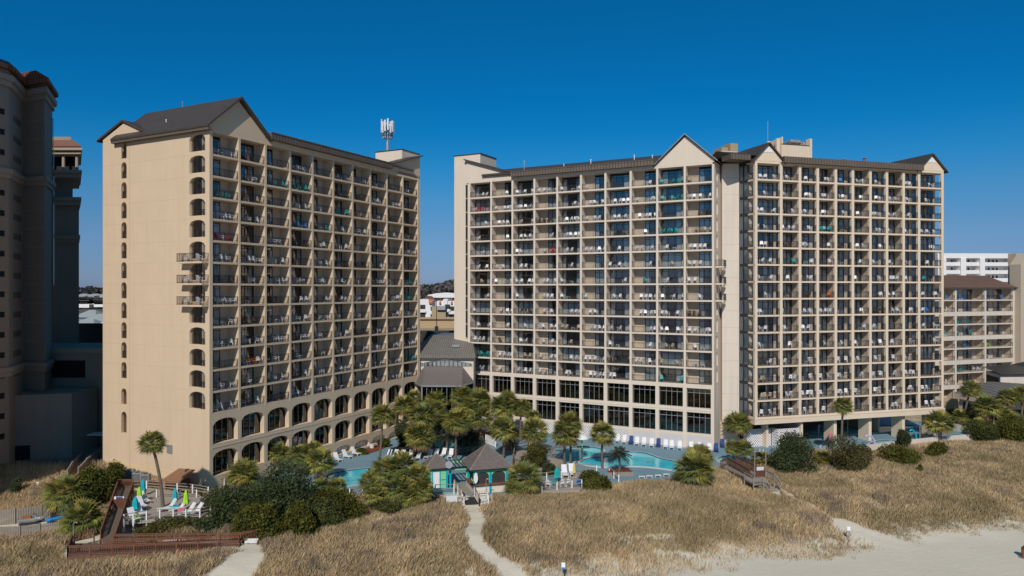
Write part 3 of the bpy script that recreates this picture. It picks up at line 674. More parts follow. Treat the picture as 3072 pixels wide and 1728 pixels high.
# link block between B and C: white concrete panels and a glazed strip
Lk = place('stair_block', (34.85, 118.3), -6, 'pale concrete stair block with a tall curtained window strip between the two hotel buildings', 'stair block')
b = MB(); b.box(0, 2.75, 0, 4, 3.1, 46, 'panel')
for k in range(16): b.box(-.004, 2.754, -.006, .0, 3.1+PIT*k+2.0, 3.1+PIT*k+2.05, 'inner')
b.box(-.15, 2.75, .6, 4, -2, 3.1, 'stuccoC'); b.build('panel_wall', Lk)
b = MB(); b.prism([(2.90,.12),(3.98,-1.12),(4.1,-1.0),(3.05,.25)], 2.8, 46, 'room'); b.build('interior', Lk)
stf, stg = MB(), MB()
for z in [43.0-PIT*i for i in range(15)]:
    f = MB(); f.box(0, 1.3, 0, .12, -.35, .12, 'frame'); f.box(0, .05, -.01, .05, .12, 2.4, 'frame'); f.box(.56, .68, -.01, .05, .12, 2.4, 'frame'); f.box(1.25, 1.3, -.01, .05, .12, 2.4, 'frame')
    fo = link('strip_window', f.mesh('strip_window'), Lk, (2.766, -.011, z), math.radians(-48.9), (1.27, 1, 1)); g = MB(); g.add([(.05,.02,.12),(1.25,.02,.12),(1.25,.02,2.4),(.05,.02,2.4)], [(0,1,2,3)], 'glass'); link('pane', g.mesh('pane'), fo)
    m = MB(); m.box(.0, .52, .08, .09, .1, 2.4, 'curtain'); m.box(.74, 1.3, .08, .09, .1, 2.4, 'curtain')
    link('curtain', m.mesh('curtain'), fo)
# ================================================================== balcony chairs and tables
def chair_mesh(k):
    m = MB()
    m.box(-.24, .24, -.22, .22, .40, .45, k)
    m.add([(-.24,.20,.44),(.24,.20,.44),(.20,.36,.92),(-.20,.36,.92),(-.24,.16,.44),(.24,.16,.44),(.20,.31,.92),(-.20,.31,.92)], [(0,1,2,3),(7,6,5,4),(3,2,6,7),(0,3,7,4),(1,5,6,2)], k)
    for sx in (-1, 1):
        m.bar((sx*.25,-.22,0), (sx*.23,-.18,.42), .05, .05, k); m.bar((sx*.27,.28,0), (sx*.23,.18,.42), .05, .05, k)
        m.bar((sx*.27,-.22,.65), (sx*.25,.26,.68), .06, .03, k); m.bar((sx*.27,-.20,.42), (sx*.27,-.22,.65), .04, .04, k)
    return m.mesh('armchair')
tb = MB(); tb.box(-.25, .25, -.22, .22, .40, .44, 'plastic')
for sx in (-1, 1):
    for sy in (-1, 1): tb.box(sx*.21-.02, sx*.21+.02, sy*.18-.02, sy*.18+.02, 0, .40, 'plastic')
TBM = tb.mesh('side_table')
CM = {k: chair_mesh(k) for k in ('plastic', 'teal', 'brownc', 'beigec', 'orange', 'navy', 'red', 'blue')}
NM = {'plastic': 'white', 'teal': 'teal', 'brownc': 'dark brown', 'beigec': 'beige', 'orange': 'orange', 'navy': 'navy', 'red': 'red', 'blue': 'blue'}
def wpos(c): return c[0].matrix_basis @ __import__('mathutils').Vector(c[1])
ent = []
for c in CH:
    p = wpos(c); ent.append((p.length if False else math.hypot(p.x, p.y), p, c))
chairs = sorted([e for e in ent if e[2][3] != 'table'], key=lambda e: e[0]); tabs = sorted([e for e in ent if e[2][3] == 'table'], key=lambda e: e[0])
def pos_words(j, n):
    if n == 1: return 'the only one there'
    if n == 2: return ('nearer the left', 'nearer the right')[j]
    return ('leftmost there', 'rightmost there')[0 if j == 0 else 1] if j in (0, n-1) else ORD[j]+' from left there'
def chair_label(c):
    root, pos, a, k, tw, ri, bi, side, j, n = c
    if bi < 0: return f"{NM[k]} chair on the {ORD[ri-5]} jutting side balcony of the left tower, {'front' if j == 0 else 'back'}"
    return f"{NM[k]} chair, {tw}, {ORD[ri]} floor down, {ORD[bi]} bay {side.split(' ',1)[1] if False else side}, {pos_words(j, n)}"
for d, p, c in chairs[:290]:
    k = c[3]; rz = c[2] + math.atan2(c[0].matrix_basis[1][0], c[0].matrix_basis[0][0])
    o = link('balcony_chair', CM[k], None, p, rz, 1.12); L = chair_label(c); w = L.split(); L = ' '.join(w[:16]); tag(o, L, 'chair', 'chairs on the hotel balconies')
def merged_np(name, items, kind='stuff'):
    b = MB()
    for me, p, rz in items:
        ca, sa = math.cos(rz), math.sin(rz); k = [kk for kk in M if M[kk] == me.materials[0]][0]
        b.add([(p.x+1.12*(v.co.x*ca-v.co.y*sa), p.y+1.12*(v.co.x*sa+v.co.y*ca), p.z+1.12*v.co.z) for v in me.vertices], [tuple(q.vertices) for q in me.polygons], k)
    o = b.build(name); o['kind'] = kind; return o
def wrz(c): return c[2] + math.atan2(c[0].matrix_basis[1][0], c[0].matrix_basis[0][0])
o = merged_np('distant_balcony_chairs', [(CM[c[3]], p, wrz(c)) for d, p, c in chairs[290:]])
tag(o, 'plastic chairs on the farther balconies of all three hotel buildings', 'chair')
for d, p, c in tabs[:60]:
    o = link('balcony_table', TBM, None, p, wrz(c), 1.1)
    tag(o, f"small white side table, {c[4]}, {ORD[c[5]]} floor down, {ORD[c[6]]} bay {c[7]}", 'table', 'small tables on the hotel balconies')
if tabs[60:]:
    o = merged_np('distant_balcony_tables', [(TBM, p, wrz(c)) for d, p, c in tabs[60:]]); tag(o, 'small white tables on the farther balconies', 'table')
# ================================================================== LOBBY LINK between A and B
Lb = place('lobby_building', (-17.5, 132.0), -2, 'cream lobby building with grey seamed roof and wide awning between two hotel towers', 'lobby')
# local x to the right, y back
W = 10.4
b = MB(); b.box(-.6, W, 0, 14, -1, 12.6, 'stuccoB'); b.build('front_wall', Lb)
b = MB()
b.add([(-1.0,-.9,13.2),(W+.4,-.9,13.2),(W-1.2,8,16.2),(1.2,8,16.2)], [(0,1,2,3)], 'greyroof')
b.add([(-1.0,-.9,13.2),(1.2,8,16.2),(1.2,16,16.2),(-1.0,18,13.2)], [(0,1,2,3)], 'greyroof')
b.add([(W+.4,-.9,13.2),(W+.4,18,13.2),(W-1.2,16,16.2),(W-1.2,8,16.2)], [(0,1,2,3)], 'greyroof'); b.add([(1.2,8,16.2),(W-1.2,8,16.2),(W-1.2,16,16.2),(1.2,16,16.2)], [(0,1,2,3)], 'greyroof')
b.box(-1.0, W+.4, -.9, 12, 12.55, 13.2, 'greyroof'); b.build('hipped_roof', Lb)
b = MB(); b.box(6.2, 7.6, 2.0, 3.2, 14.35, 14.75, 'greymetal'); b.build('skylight', Lb)
b = MB(); b.ext([(-.3,11.0),(W-.2,11.0),(W-.2,11.45),(W/2,12.35),(-.3,11.35)], -.05, -.02, 'room', 'y')
b.build('clerestory_interior', Lb)
b = MB()
for k in range(14):
    x = -.2+k*.78; ht = 12.25-abs(x-W/2)*.17; b.box(x, x+.5, -.07, -.055, 11.05, max(11.15, ht-.1), 'curtain')
b.build('clerestory_curtain', Lb)
b = MB(); b.ext([(-.3,11.0),(W-.2,11.0),(W-.2,11.45),(W/2,12.35),(-.3,11.35)], -.12, -.11, 'glass', 'y')
for k in range(5): b.box(1.2+k*2-.03, 1.2+k*2+.03, -.14, -.12, 11.0, 11.6, 'white')
b.build('clerestory_window', Lb)
b = MB(); T_ = [(1.3,-.15,10.9),(8.4,-.15,10.9)]; B_ = [(-1.0,-.2,8.1),(1.6,-5.2,8.0),(8.8,-5.2,8.0),(W+.2,-.2,8.1)]
b.add([T_[0],T_[1],B_[2],B_[1]], [(0,3,2,1)], 'awning'); b.add([T_[0],B_[0],B_[1]], [(0,1,2)], 'awning'); b.add([T_[1],B_[2],B_[3]], [(0,1,2)], 'awning')
for p, q in ((B_[0],B_[1]),(B_[1],B_[2]),(B_[2],B_[3])): b.bar(p, q, .25, .25, 'greymetal')
b.bar(T_[0], T_[1], .2, .2, 'awning'); b.bar(T_[0], B_[1], .12, .12, 'awning'); b.bar(T_[1], B_[2], .12, .12, 'awning')
b.build('awning', Lb)
b = MB()
for i in range(9): b.box(1.6+i*.9-.04, 1.6+i*.9+.04, -5.0, -4.92, -.8, 8.0, 'greymetal')
b.box(-.9, -.8, -.3, -.2, -.8, 8, 'greymetal'); b.box(1.5, 1.75, -5.1, -4.8, -.8, 8, 'greymetal'); b.box(8.65, 8.9, -5.1, -4.8, -.8, 8, 'greymetal'); b.box(1.6, 8.8, -5, -4.9, 3.6, 3.7, 'greymetal'); b.build('porch_frame', Lb)
b = MB(); b.box(-.5, W-.1, -.6, -.01, -1, 8, 'black'); b.build('porch_interior', Lb)
b = MB(); b.box(1.7, 8.7, -4.85, -4.83, -.8, 7.9, 'glassd'); b.build('porch_glass', Lb)
# mast
p = (-22.3, 131.5)
t = thing('antenna_mast', (-23.3, 133.5, 50.9), 0, 'brown steel antenna mast crowded with white panels on the left tower roof', 'antenna')
b = MB(); b.cyl((0,0,0), (0,0,5.3), .22, .16, 10, 'beigec'); b.build('pole', t)
for k in range(14):
    a = 2*math.pi*k/14; r = 1.15; b = MB(); b.box(-.13, .13, -.07, .07, 3.4+.25*(k % 3), 5.5+.25*(k % 3), 'white'); o = b.build('panel', t); o.location = (r*math.cos(a), r*math.sin(a), 0); o.rotation_euler = (0,0,a+1.57)
b = MB()
for z in (3.0, 3.6, 4.6):
    for k in range(14):
        a = 2*math.pi*k/14; a2 = 2*math.pi*(k+1)/14; b.bar((1.0*math.cos(a),1.0*math.sin(a),z), (1.0*math.cos(a2),1.0*math.sin(a2),z), .08, .12, 'frame')
    for k in range(3): a = 2*math.pi*k/3; b.bar((0,0,z), (math.cos(a),math.sin(a),z), .08, .08, 'frame')
for k in range(12):
    a = 2*math.pi*k/12+.2; b.box(.85*math.cos(a)-.1, .85*math.cos(a)+.1, .85*math.sin(a)-.1, .85*math.sin(a)+.1, 2.5, 3.3, 'galv')
b.build('antenna_frame', t)
t = thing('floodlight', (-25.6, 127.5, 47.2), 0, 'small floodlight on a short post at the left tower roof edge', 'floodlight')
b = MB(); b.cyl((0,0,0), (0,0,1.2), .04, .04, 6, 'greymetal'); b.build('pole', t); b = MB(); b.box(-.3, .3, -.15, .15, 1.2, 1.65, 'frame'); b.build('lamp_head', t)
# ================================================================== TOWER D (far left, in shade)
D = thing('condo_tower', (0,0,0), 0, 'tall shaded tan condo tower with terracotta roof at the left edge', 'condo tower')
P0 = [(-100,99), (-70.7,97.2), (-70.2,99.5), (-73.5,107.4), (-69.2,105.6), (-72.5,112.5), (-76,114.5), (-100,114.5)]
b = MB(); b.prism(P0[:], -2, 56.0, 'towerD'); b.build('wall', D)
def offs(P, d):     # push polygon outwards
    c = np.mean(P, 0); out = []
    n = len(P); ar = sum(P[i][0]*P[(i+1)%n][1]-P[(i+1)%n][0]*P[i][1] for i in range(n)); s = 1 if ar > 0 else -1
    for i in range(n):
        a = np.array(P[i-1]); q = np.array(P[i]); e = np.array(P[(i+1)%n]); d1 = (q-a)/np.linalg.norm(q-a); d2 = (e-q)/np.linalg.norm(e-q)
        n1 = np.array((d1[1],-d1[0]))*s; n2 = np.array((d2[1],-d2[0]))*s; m = n1+n2; m = m/max(.6, (m@m))*2*d if True else m
        out.append(tuple(q+m*.9))
    return out
for z0, z1, d in ((53.3,54.1,.35),(54.1,54.9,.7),(40.6,41.2,.3),(41.2,41.9,.55),(13.0,13.7,.35),(13.7,14.3,.6)):
    b = MB(); b.prism(offs(P0, d), z0, z1, 'trimD'); b.build('cornice', D)
b = MB(); b.prism(offs(P0, .9), 55.6, 56.2, 'tile'); Q = offs(P0, .8); n = len(Q); cx_, cy_ = np.mean([q for q in Q], 0)
Q2 = [(q[0]*.82+cx_*.18, q[1]*.82+cy_*.18) for q in Q]
b.add([(x,y,56.2) for x,y in Q]+[(x,y,57.3) for x,y in Q2], [(i,(i+1)%n,(i+1)%n+n,i+n) for i in range(n)]+[tuple(range(n,2*n))], 'tile'); b.build('tiled_roof', D)
def along(a, c, t): return (a[0]+(c[0]-a[0])*t, a[1]+(c[1]-a[1])*t)
def wall_box(a, c, t0, t1, z0, z1, out, k, name, par):
    p = along(a, c, t0); q = along(a, c, t1); d = np.array(q)-np.array(p); L = np.linalg.norm(d); d /= L; n_ = np.array((d[1], -d[0]))
    m = MB(); P = [tuple(np.array(p)+n_*out), tuple(np.array(q)+n_*out), tuple(np.array(q)-n_*.1), tuple(np.array(p)-n_*.1)]; m.prism(P, z0, z1, k); return m.build(name, par)
for i in range(17):
    z = 49.6-PIT*1.02*i
    if z > -1:
        m = MB(); P = [(-71.6,97.0)]
        wall_box(P0[1], P0[2], .12, .72, z-.3, z+.5, .03, 'black', 'window', D)
        wall_box(P0[2], P0[3], .32, .36, 0, 0.01, .0, 'towerD', 'x', D) if False else None
        for k in range(7):
            wall_box(P0[2], P0[3], .30+.075*k, .33+.075*k, z-.5, z+.4, .02, 'black', 'slit_window', D) if i < 14 else None
for z in (50.3, 47.5, 44.8, 37.0, 34.2, 31.4, 28.6, 25.8, 23, 20.2, 17.4, 9, 6):
    wall_box(P0[3], P0[4], 0, 1, z, z+.05, .015, 'inner', 'joint', D)
wall_box(P0[4], P0[5], .93, .99, 0, 52, .25, 'glass', 'glass_strip', D)
# rear wing with loggia
b = MB(); R0 = [(-96,128), (-77.7,128), (-87.2,142), (-96,142)]
b.prism(R0, -2, 40.2, 'towerD'); b.prism([(-96,129.6),(-79.8,129.6),(-88.4,142),(-96,142)], 40.2, 51.5, 'towerD'); b.prism([(-96,131),(-81,131),(-88.5,142),(-96,142)], 51.5, 53.2, 'towerD'); b.build('rear_wing_wall', D)
for z0, z1, d in ((33.6,34.2,.3),(34.2,34.9,.55),(40.2,41.0,.8),(41.0,41.6,1.1),(45.2,45.9,1.0),(45.9,46.4,1.3),(49.3,49.9,.9),(49.9,50.5,1.4)):
    b = MB(); b.prism([(-96,128-d), (-77.7+d,128-d), (-87.2+d,142), (-96,142)], z0, z1, 'trimD'); b.build('cornice', D)
b = MB(); b.add([(-96,126.4,50.5),(-76.3,126.4,50.5),(-80.5,131,52.6),(-96,131,52.6)], [(0,1,2,3)], 'tile'); b.add([(-76.3,126.4,50.5),(-86,142,50.5),(-88,142,52.6),(-80.5,131,52.6)], [(0,1,2,3)], 'tile'); b.build('tiled_roof', D)
for x in (-83.2, -80.4, -78.0): b = MB(); b.cyl((x,127.9,46.4), (x,127.9,49.4), .28, .24, 12, 'trimD'); b.build('loggia_column', D)
b = MB(); b.box(-84, -79.2, 129.5, 129.6, 46.6, 49.2, 'black'); b.build('loggia_window', D)
# neighbouring tower that throws the long shade, beyond the left edge of the photograph
Dn = thing('neighbour_tower', (-83, 74, -1), 0, 'tan beachfront condo tower standing just beyond the left edge', 'condo tower')
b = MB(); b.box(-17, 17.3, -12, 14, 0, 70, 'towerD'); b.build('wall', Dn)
b = MB(); b.box(-17.5, 17.8, -12.5, 14.5, 70, 70.6, 'tile'); b.build('roof', Dn)
for k in range(22):
    m = MB()
    for j in range(6): m.box(-15+5.3*j, -11.5+5.3*j, -12.06, -12, 2+3*k, 4.2+3*k, 'glassd')
    m.build('window_row', Dn)
# podium between D and A
Pd = thing('parking_podium', (0,0,0), 0, 'low shaded tan parking podium with dark openings left of the tan tower', 'parking garage')
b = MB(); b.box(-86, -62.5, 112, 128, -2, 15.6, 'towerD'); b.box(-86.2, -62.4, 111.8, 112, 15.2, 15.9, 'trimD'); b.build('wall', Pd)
for z0, z1 in ((11.3, 14.0), (6.6, 9.6)): b = MB(); b.box(-74.5, -67.0, 111.9, 111.99, z0, z1, 'black'); b.build('opening', Pd)
for z0 in (0.3, 3.9): b = MB(); b.box(-69.0, -67.0, 111.88, 111.98, z0, z0+2.2, 'black'); b.build('opening', Pd)
Px = thing('service_block', (0,0,0), 0, 'plain shaded render block with a dark doorway at the base of the tall condo tower', 'service building')
b = MB(); b.prism([(-76,101.5), (-64.5,104.5), (-64.5,111), (-76,111)], -2, 9.9, 'towerD'); b.build('wall', Px)
wall_box((-76,101.5), (-64.5,104.5), .28, .55, -1, 2.6, .03, 'black', 'doorway', Px)
b = MB(); b.box(-64.4, -61.6, 108.0, 110, 3.0, 3.15, 'white'); b.build('door_canopy', Px)
# ================================================================== BUILDINGS AT THE RIGHT
E_ = place('condo_block', (94.0, 161.5), 20, 'four bay taupe condo block with brown shingle roof behind the right hotel block', 'condo block')
FE = [22.8-2.8*i for i in range(8)]
b = MB(); b.box(0, 28.2, 2.2, 14, -2, 25.6, 'inner'); b.build('rear_wall', E_)
for i, z in enumerate(FE):
    b = MB(); th = .95 if i % 2 == 1 else .28; b.box(0, 28.2, 0, 2.2, z-th, z, 'panel'); b.build('balcony_slab', E_)
b = MB(); b.box(0, 28.2, 0, 2.2, 25.35, 25.7, 'panel'); b.build('top_beam', E_)
for x in (1.5, 8.9, 18.5, 28.0): b = MB(); b.box(x-.28, x+.28, -.02, .5, -1, 25.4, 'panel'); b.box(x-.12, x+.12, .5, 2.2, -1, 25.4, 'inner'); b.build('partition', E_)
b = MB(); b.ext([(28.3,-2),(31.0,-2),(31.0,33.8),(28.3,31.2)], -1.5, 1.2, 'inner', 'y'); b.box(31.0, 42, 1.5, 3.5, -2, 34, 'joint'); b.build('gable_wall', E_)  # raking light on the gable is put into its duller wall colour
DRM = []
for nn in range(2):
    f = MB(); f.box(0, 3.0, 2.12, 2.16, .05, 2.4, 'glass'); f.box(-.05, 3.05, 2.17, 2.19, 0, 2.45, 'room'); f.box(1.45, 1.58, 2.08, 2.12, 0, 2.4, 'frame'); f.box(.1, .9, 2.13, 2.14, .1, 2.3, 'curtain')
    if nn: f.box(2.1, 2.9, 2.13, 2.14, .1, 2.3, 'curtain')
    DRM.append(f.mesh('balcony_door'))
rme = {W: rail_mesh(W, step=.25) for W in (6.8, 9.0, 8.9)}
for ri, z in enumerate(FE):
    for k, x0 in enumerate((3.2, 9.4, 14.0, 19.4, 24.0)): link('balcony_door', DRM[(ri+k) % 2], E_, (x0, 0, z))
    for x0, W in ((1.8,6.8),(9.2,9.0),(18.8,8.9)): link('railing', rme[W], E_, (x0, .1, z))
b = MB(); b.add([(-1,-.8,25.7),(28.3,-.8,25.7),(25.0,4.6,28.6),(-6,4.6,28.6)], [(0,1,2,3)], 'brownroof'); b.box(-1, 28.3, -.85, 13, 25.6, 25.75, 'brownroof'); b.add([(-6,4.6,28.6),(25.0,4.6,28.6),(28,13,25.7),(-1,13,25.7)], [(0,1,2,3)], 'brownroof'); b.build('shingle_roof', E_)
EC = [('blue',7.3,0),('navy',10.2,0),('blue',11.5,0),('navy',21,0),('blue',25.5,0),('plastic',7.5,1),('teal',10.4,2),('teal',12.6,2),('teal',14.2,2),('teal',6.9,3),('teal',10.8,3),('teal',15.0,3),('blue',13.0,4),('yellow',19.3,4),('lime',20.6,4),('plastic',20.2,5),('teal',10.4,6),('teal',11.8,6),('plastic',16.0,6),('plastic',17.4,6),('plastic',7.4,7)]
NM['yellow'] = 'yellow'; NM['lime'] = 'lime green'; CM['yellow'] = chair_mesh('yellow'); CM['lime'] = chair_mesh('lime')
for k, x, r in EC:
    p = E_.matrix_basis @ __import__('mathutils').Vector((x, .8, FE[r])); row = sorted(q[1] for q in EC if q[2] == r); n_ = row.index(x)
    tag(link('condo_chair', CM[k], None, p, .3+.4*(r % 3), 1.3), f"{NM[k]} chair on the taupe condo block, {ORD[r]} balcony down, {ORD[n_]} chair from left", 'chair', 'chairs on the taupe condo balconies')
Wt = place('white_condo', (149.0, 250.0), 4, 'long white condo with open galleries rising behind the brown roof', 'condo building')
b = MB(); b.box(0, 62, 3, 14, -2, 37.5, 'whitefar'); b.build('rear_wall', Wt)
for i in range(5):
    b = MB(); b.box(2.5, 62, 0, 3, 33.6-2.8*i, 34.9-2.8*i, 'whitefar'); b.build('gallery_parapet', Wt)
b = MB(); b.box(0, 62, -.3, 3, 36.3, 38.0, 'whitefar'); b.build('roof_band', Wt)
for x, w_ in ((0,3),(8.4,1.9),(15.5,1.8),(27.5,2)): b = MB(); b.box(x, x+w_, -.5, 3, -2, 36.3, 'whitefar'); b.build('tower_pier', Wt)
for i in range(4):
    for x in (7.2, 12.2, 13.4, 19.5, 21.0, 22.6, 24): b = MB(); b.box(x, x+.6, 2.9, 2.98, 34.0-2.8*i, 35.9-2.8*i, 'room'); b.build('window', Wt)
sh = thing('poolhouse', (0,0,0), 0, 'low beige poolhouse with ribbed grey roof at the right edge behind palms', 'building')
b = MB(); b.prism([(90.0,143.6),(91.5,133.9),(104,132.0),(106,146),(100,148.6)], -2, 3.3, 'stuccoC'); b.build('wall', sh)
wall_box((89.95,143.6), (91.45,133.9), .12, .9, -1, 2.7, .05, 'black', 'opening', sh); wall_box((91.5,133.9), (104,132.0), .1, .9, -1, 2.7, .05, 'black', 'opening', sh)
b = MB(); b.prism([(89.3,144.2),(91.0,133.0),(104.5,131),(107,146.6),(100,149.6)], 3.3, 4.3, 'stuccoC', 'frame'); b.build('fascia', sh)
b = MB(); b.add([(89.3,144.2,4.32),(91.0,133.0,4.32),(104.5,131,4.32),(107,146.6,5.7),(100,149.6,5.9)], [(0,1,2,3,4)], 'ribroof'); b.build('ribbed_roof', sh)
s2 = thing('annex', (0,0,0), 0, 'small pale annex with dark grey pitched roof beside the taupe condo block', 'building')
b = MB(); b.prism([(104.2,152.2),(118,153),(120,162),(106.3,160)], -2, 6.9, 'panel'); b.build('wall', s2)
wall_box((106.3,160), (104.2,152.2), .08, .88, 4.0, 6.3, .05, 'black', 'opening', s2) if False else wall_box((106.25,160), (104.15,152.2), .08, .88, 3.6, 6.2, .06, 'black', 'opening', s2)
b = MB(); b.add([(103.9,151.6,7.1),(118,152.2,7.3),(117,161,9.2),(113.5,162,8.2),(106.0,160.5,7.8),(103.9,151.6,6.9),(118,152.2,7.1)], [(0,1,2,3,4),(5,6,1,0)], 'frame'); b.build('roof', s2)
gw = thing('garden_wall', (0,0,0), 0, 'short tan wall under the brown hedge beside the right block', 'wall'); b = MB(); b.box(85.4, 88.2, 141, 141.4, -1, 3.6, 'tanwall'); b.build('wall', gw)
# ================================================================== FAR TOWN
def FP(px, y): return (px-CX)/F_*y
def zp(py, y): return H-(py-HY)/F_*y
gr = thing('parking_deck', (0,0,0), 0, 'long tan parking deck with dark shaded parapet behind the lobby', 'parking deck')
b = MB(); b.box(-80, 5, 186, 187, zp(1018,186)-3, zp(992,186), 'room'); b.build('near_parapet', gr)
b = MB(); b.box(-90, 10, 215, 216, -2, zp(952,215), 'tanwall'); b.box(-90, 10, 214.5, 215, zp(959,215), zp(957,215), 'brownroof'); b.box(-90, 10, 187, 215, 10, zp(992,186)-.8, 'tanwall'); b.build('far_wall', gr)
b = MB(); b.box(-112, -60, 150, 152, -1, 18.0, 'room'); b.box(-112, -60, 149.9, 150, 17.7, 18.1, 'frame'); b.build('shaded_parapet', gr)  # deep shade on this parapet is put into its near-black colour
lp = thing('lamp_post', (FP(1309,186), 186.4, zp(995,186)), 0, 'tall black lamp post on a dark pier in the gap between the towers', 'lamp post')
b = MB(); b.box(-.45, .45, -.1, .5, -2, 1.4, 'frame'); b.build('pier', lp); b = MB(); b.cyl((0,.2,1.4), (0,.2,8), .1, .07, 8, 'frame'); b.box(-.6, .1, .1, .3, 7.9, 8.05, 'frame'); b.build('pole', lp)
def condo(px0, px1, pyt, pyb, y, label, rr):
    t = thing('white_condo', (0,0,0), 0, label, 'condo building', None)
    x0, x1 = FP(px0, y), FP(px1, y); z0, z1 = zp(pyb, y), zp(pyt, y)
    b = MB(); b.box(x0, x1, y, y+12, z0-5, z1, 'whitefar'); b.build('wall', t)
    if rr: b = MB(); b.add([(x0+1.2,y-.8,z1-1.0),(x1-1,y-.8,z1-1.0),(x1-1.6,y+.8,z1+.8),(x0+1.8,y+.8,z1+.8)], [(0,1,2,3)], 'redroof'); b.build('red_tile_roof', t)
    n = max(1, int((x1-x0)/3.2))
    for r in range(3):
        for i in range(n):
            xx = x0+.7+i*(x1-x0-.6)/n; zz = z1-3.6-2.95*r
            b = MB(); b.box(xx, xx+1.9, y-.05, y, zz, zz+1.6, 'room'); b.build('window', t)
            b = MB(); b.box(xx-.1, xx+2.1, y-.9, y-.8, zz-1.1, zz-.2, 'white'); b.box(xx-.1, xx+2.1, y-.9, y, zz-1.2, zz-1.1, 'white'); b.build('balcony', t)
for a in ((1255,1286,898,950,262,'white condo, farthest left in the gap beside the left tower',False),(1286,1296,903,950,262,'narrow white condo wing with red tile roof, left in the gap',True),(1307,1332,903,950,264,'white condo wing with red tile roof in the middle of the gap',True),(1329,1343,897,950,262,'plain white condo stair tower in the gap',False),(1342,1366,903,950,262,'white condo wing with red roof beside the cream stair wall',True)): condo(*a)
t = thing('tan_building', (0,0,0), 0, 'windowless tan building with a pale louvered panel in front of the white condos', 'building')
b = MB(); b.box(FP(1295,235), FP(1337,235), 235, 240, 0, zp(919,235), 'tanwall'); b.build('wall', t); b = MB(); b.box(FP(1311,234), FP(1336,234), 234, 234.9, zp(930,234), zp(919,234), 'greyroof2'); b.build('louver_panel', t)
def house(px, y, pyt, w, wallk, roofk, label, dp=9):
    x = FP(px, y); zt = zp(pyt, y); t = thing('house', (x, y, zt-5.4), 0, label, 'house')
    b = MB(); b.box(-w/2, w/2, 0, dp, -3, 3.2, wallk); b.build('wall', t)
    b = MB(); ov = .5
    b.add([(-w/2-ov,-ov,3.1),(w/2+ov,-ov,3.1),(w/2+ov,dp+ov,3.1),(-w/2-ov,dp+ov,3.1),(-w*.15,dp/2,5.4),(w*.15,dp/2,5.4)], [(0,1,5,4),(1,2,5),(2,3,4,5),(3,0,4),(0,3,2,1)], roofk); b.build('roof', t)
    b = MB()
    n = max(2, int(w/2.2))
    for i in range(n): b.box(-w/2+.6+i*(w-1)/n, -w/2+1.5+i*(w-1)/n, -.05, 0, .8, 2.4, 'room')
    b.build('window', t)
house(253, 230, 931, 7, 'bluewall', 'greyroof2', 'blue house with grey hipped roof in the left gap')
house(282, 215, 943, 9, 'whitefar', 'greyroof2', 'white house with grey hipped roof beside the tan end wall')
house(240, 200, 958, 8, 'whitefar', 'greyroof2', 'pale grey roofed house partly behind the dark tower')
house(303, 195, 962, 6, 'whitefar', 'whitefar', 'small white roofed house touching the tan tower edge')
house(270, 300, 938, 40, 'tanwall', 'brownroof', 'long low building with brown roof behind the gap houses', 20)
far_l = ['leftmost white cottage below the far woods', 'second white cottage below the far woods', 'third white cottage below the far woods', 'fourth white cottage below the far woods', 'rightmost white cottage below the far woods', 'lower white cottage among far trees', 'lowest pale cottage among far trees']
for (px, py), L in zip(((241,881),(256,883),(276,881),(290,884),(304,881),(245,894),(304,892)), far_l): house(px, 620, py, 13, 'whitefar', 'greyroof2', L, 12)
t = thing('sports_hall', (FP(1334,420), 420, zp(893,420)), 0, 'big white arched hall roof under the woods in the gap', 'hall')
b = MB(); b.ext([(-10,0),(10,0),(10,1.6),(5,2.6),(0,3.0),(-5,2.6),(-10,1.6)], 0, 20, 'whitefar', 'y'); b.build('wall', t)
house(1284, 330, 888, 7, 'rust', 'brownroof', 'red brick house below the woods in the gap')
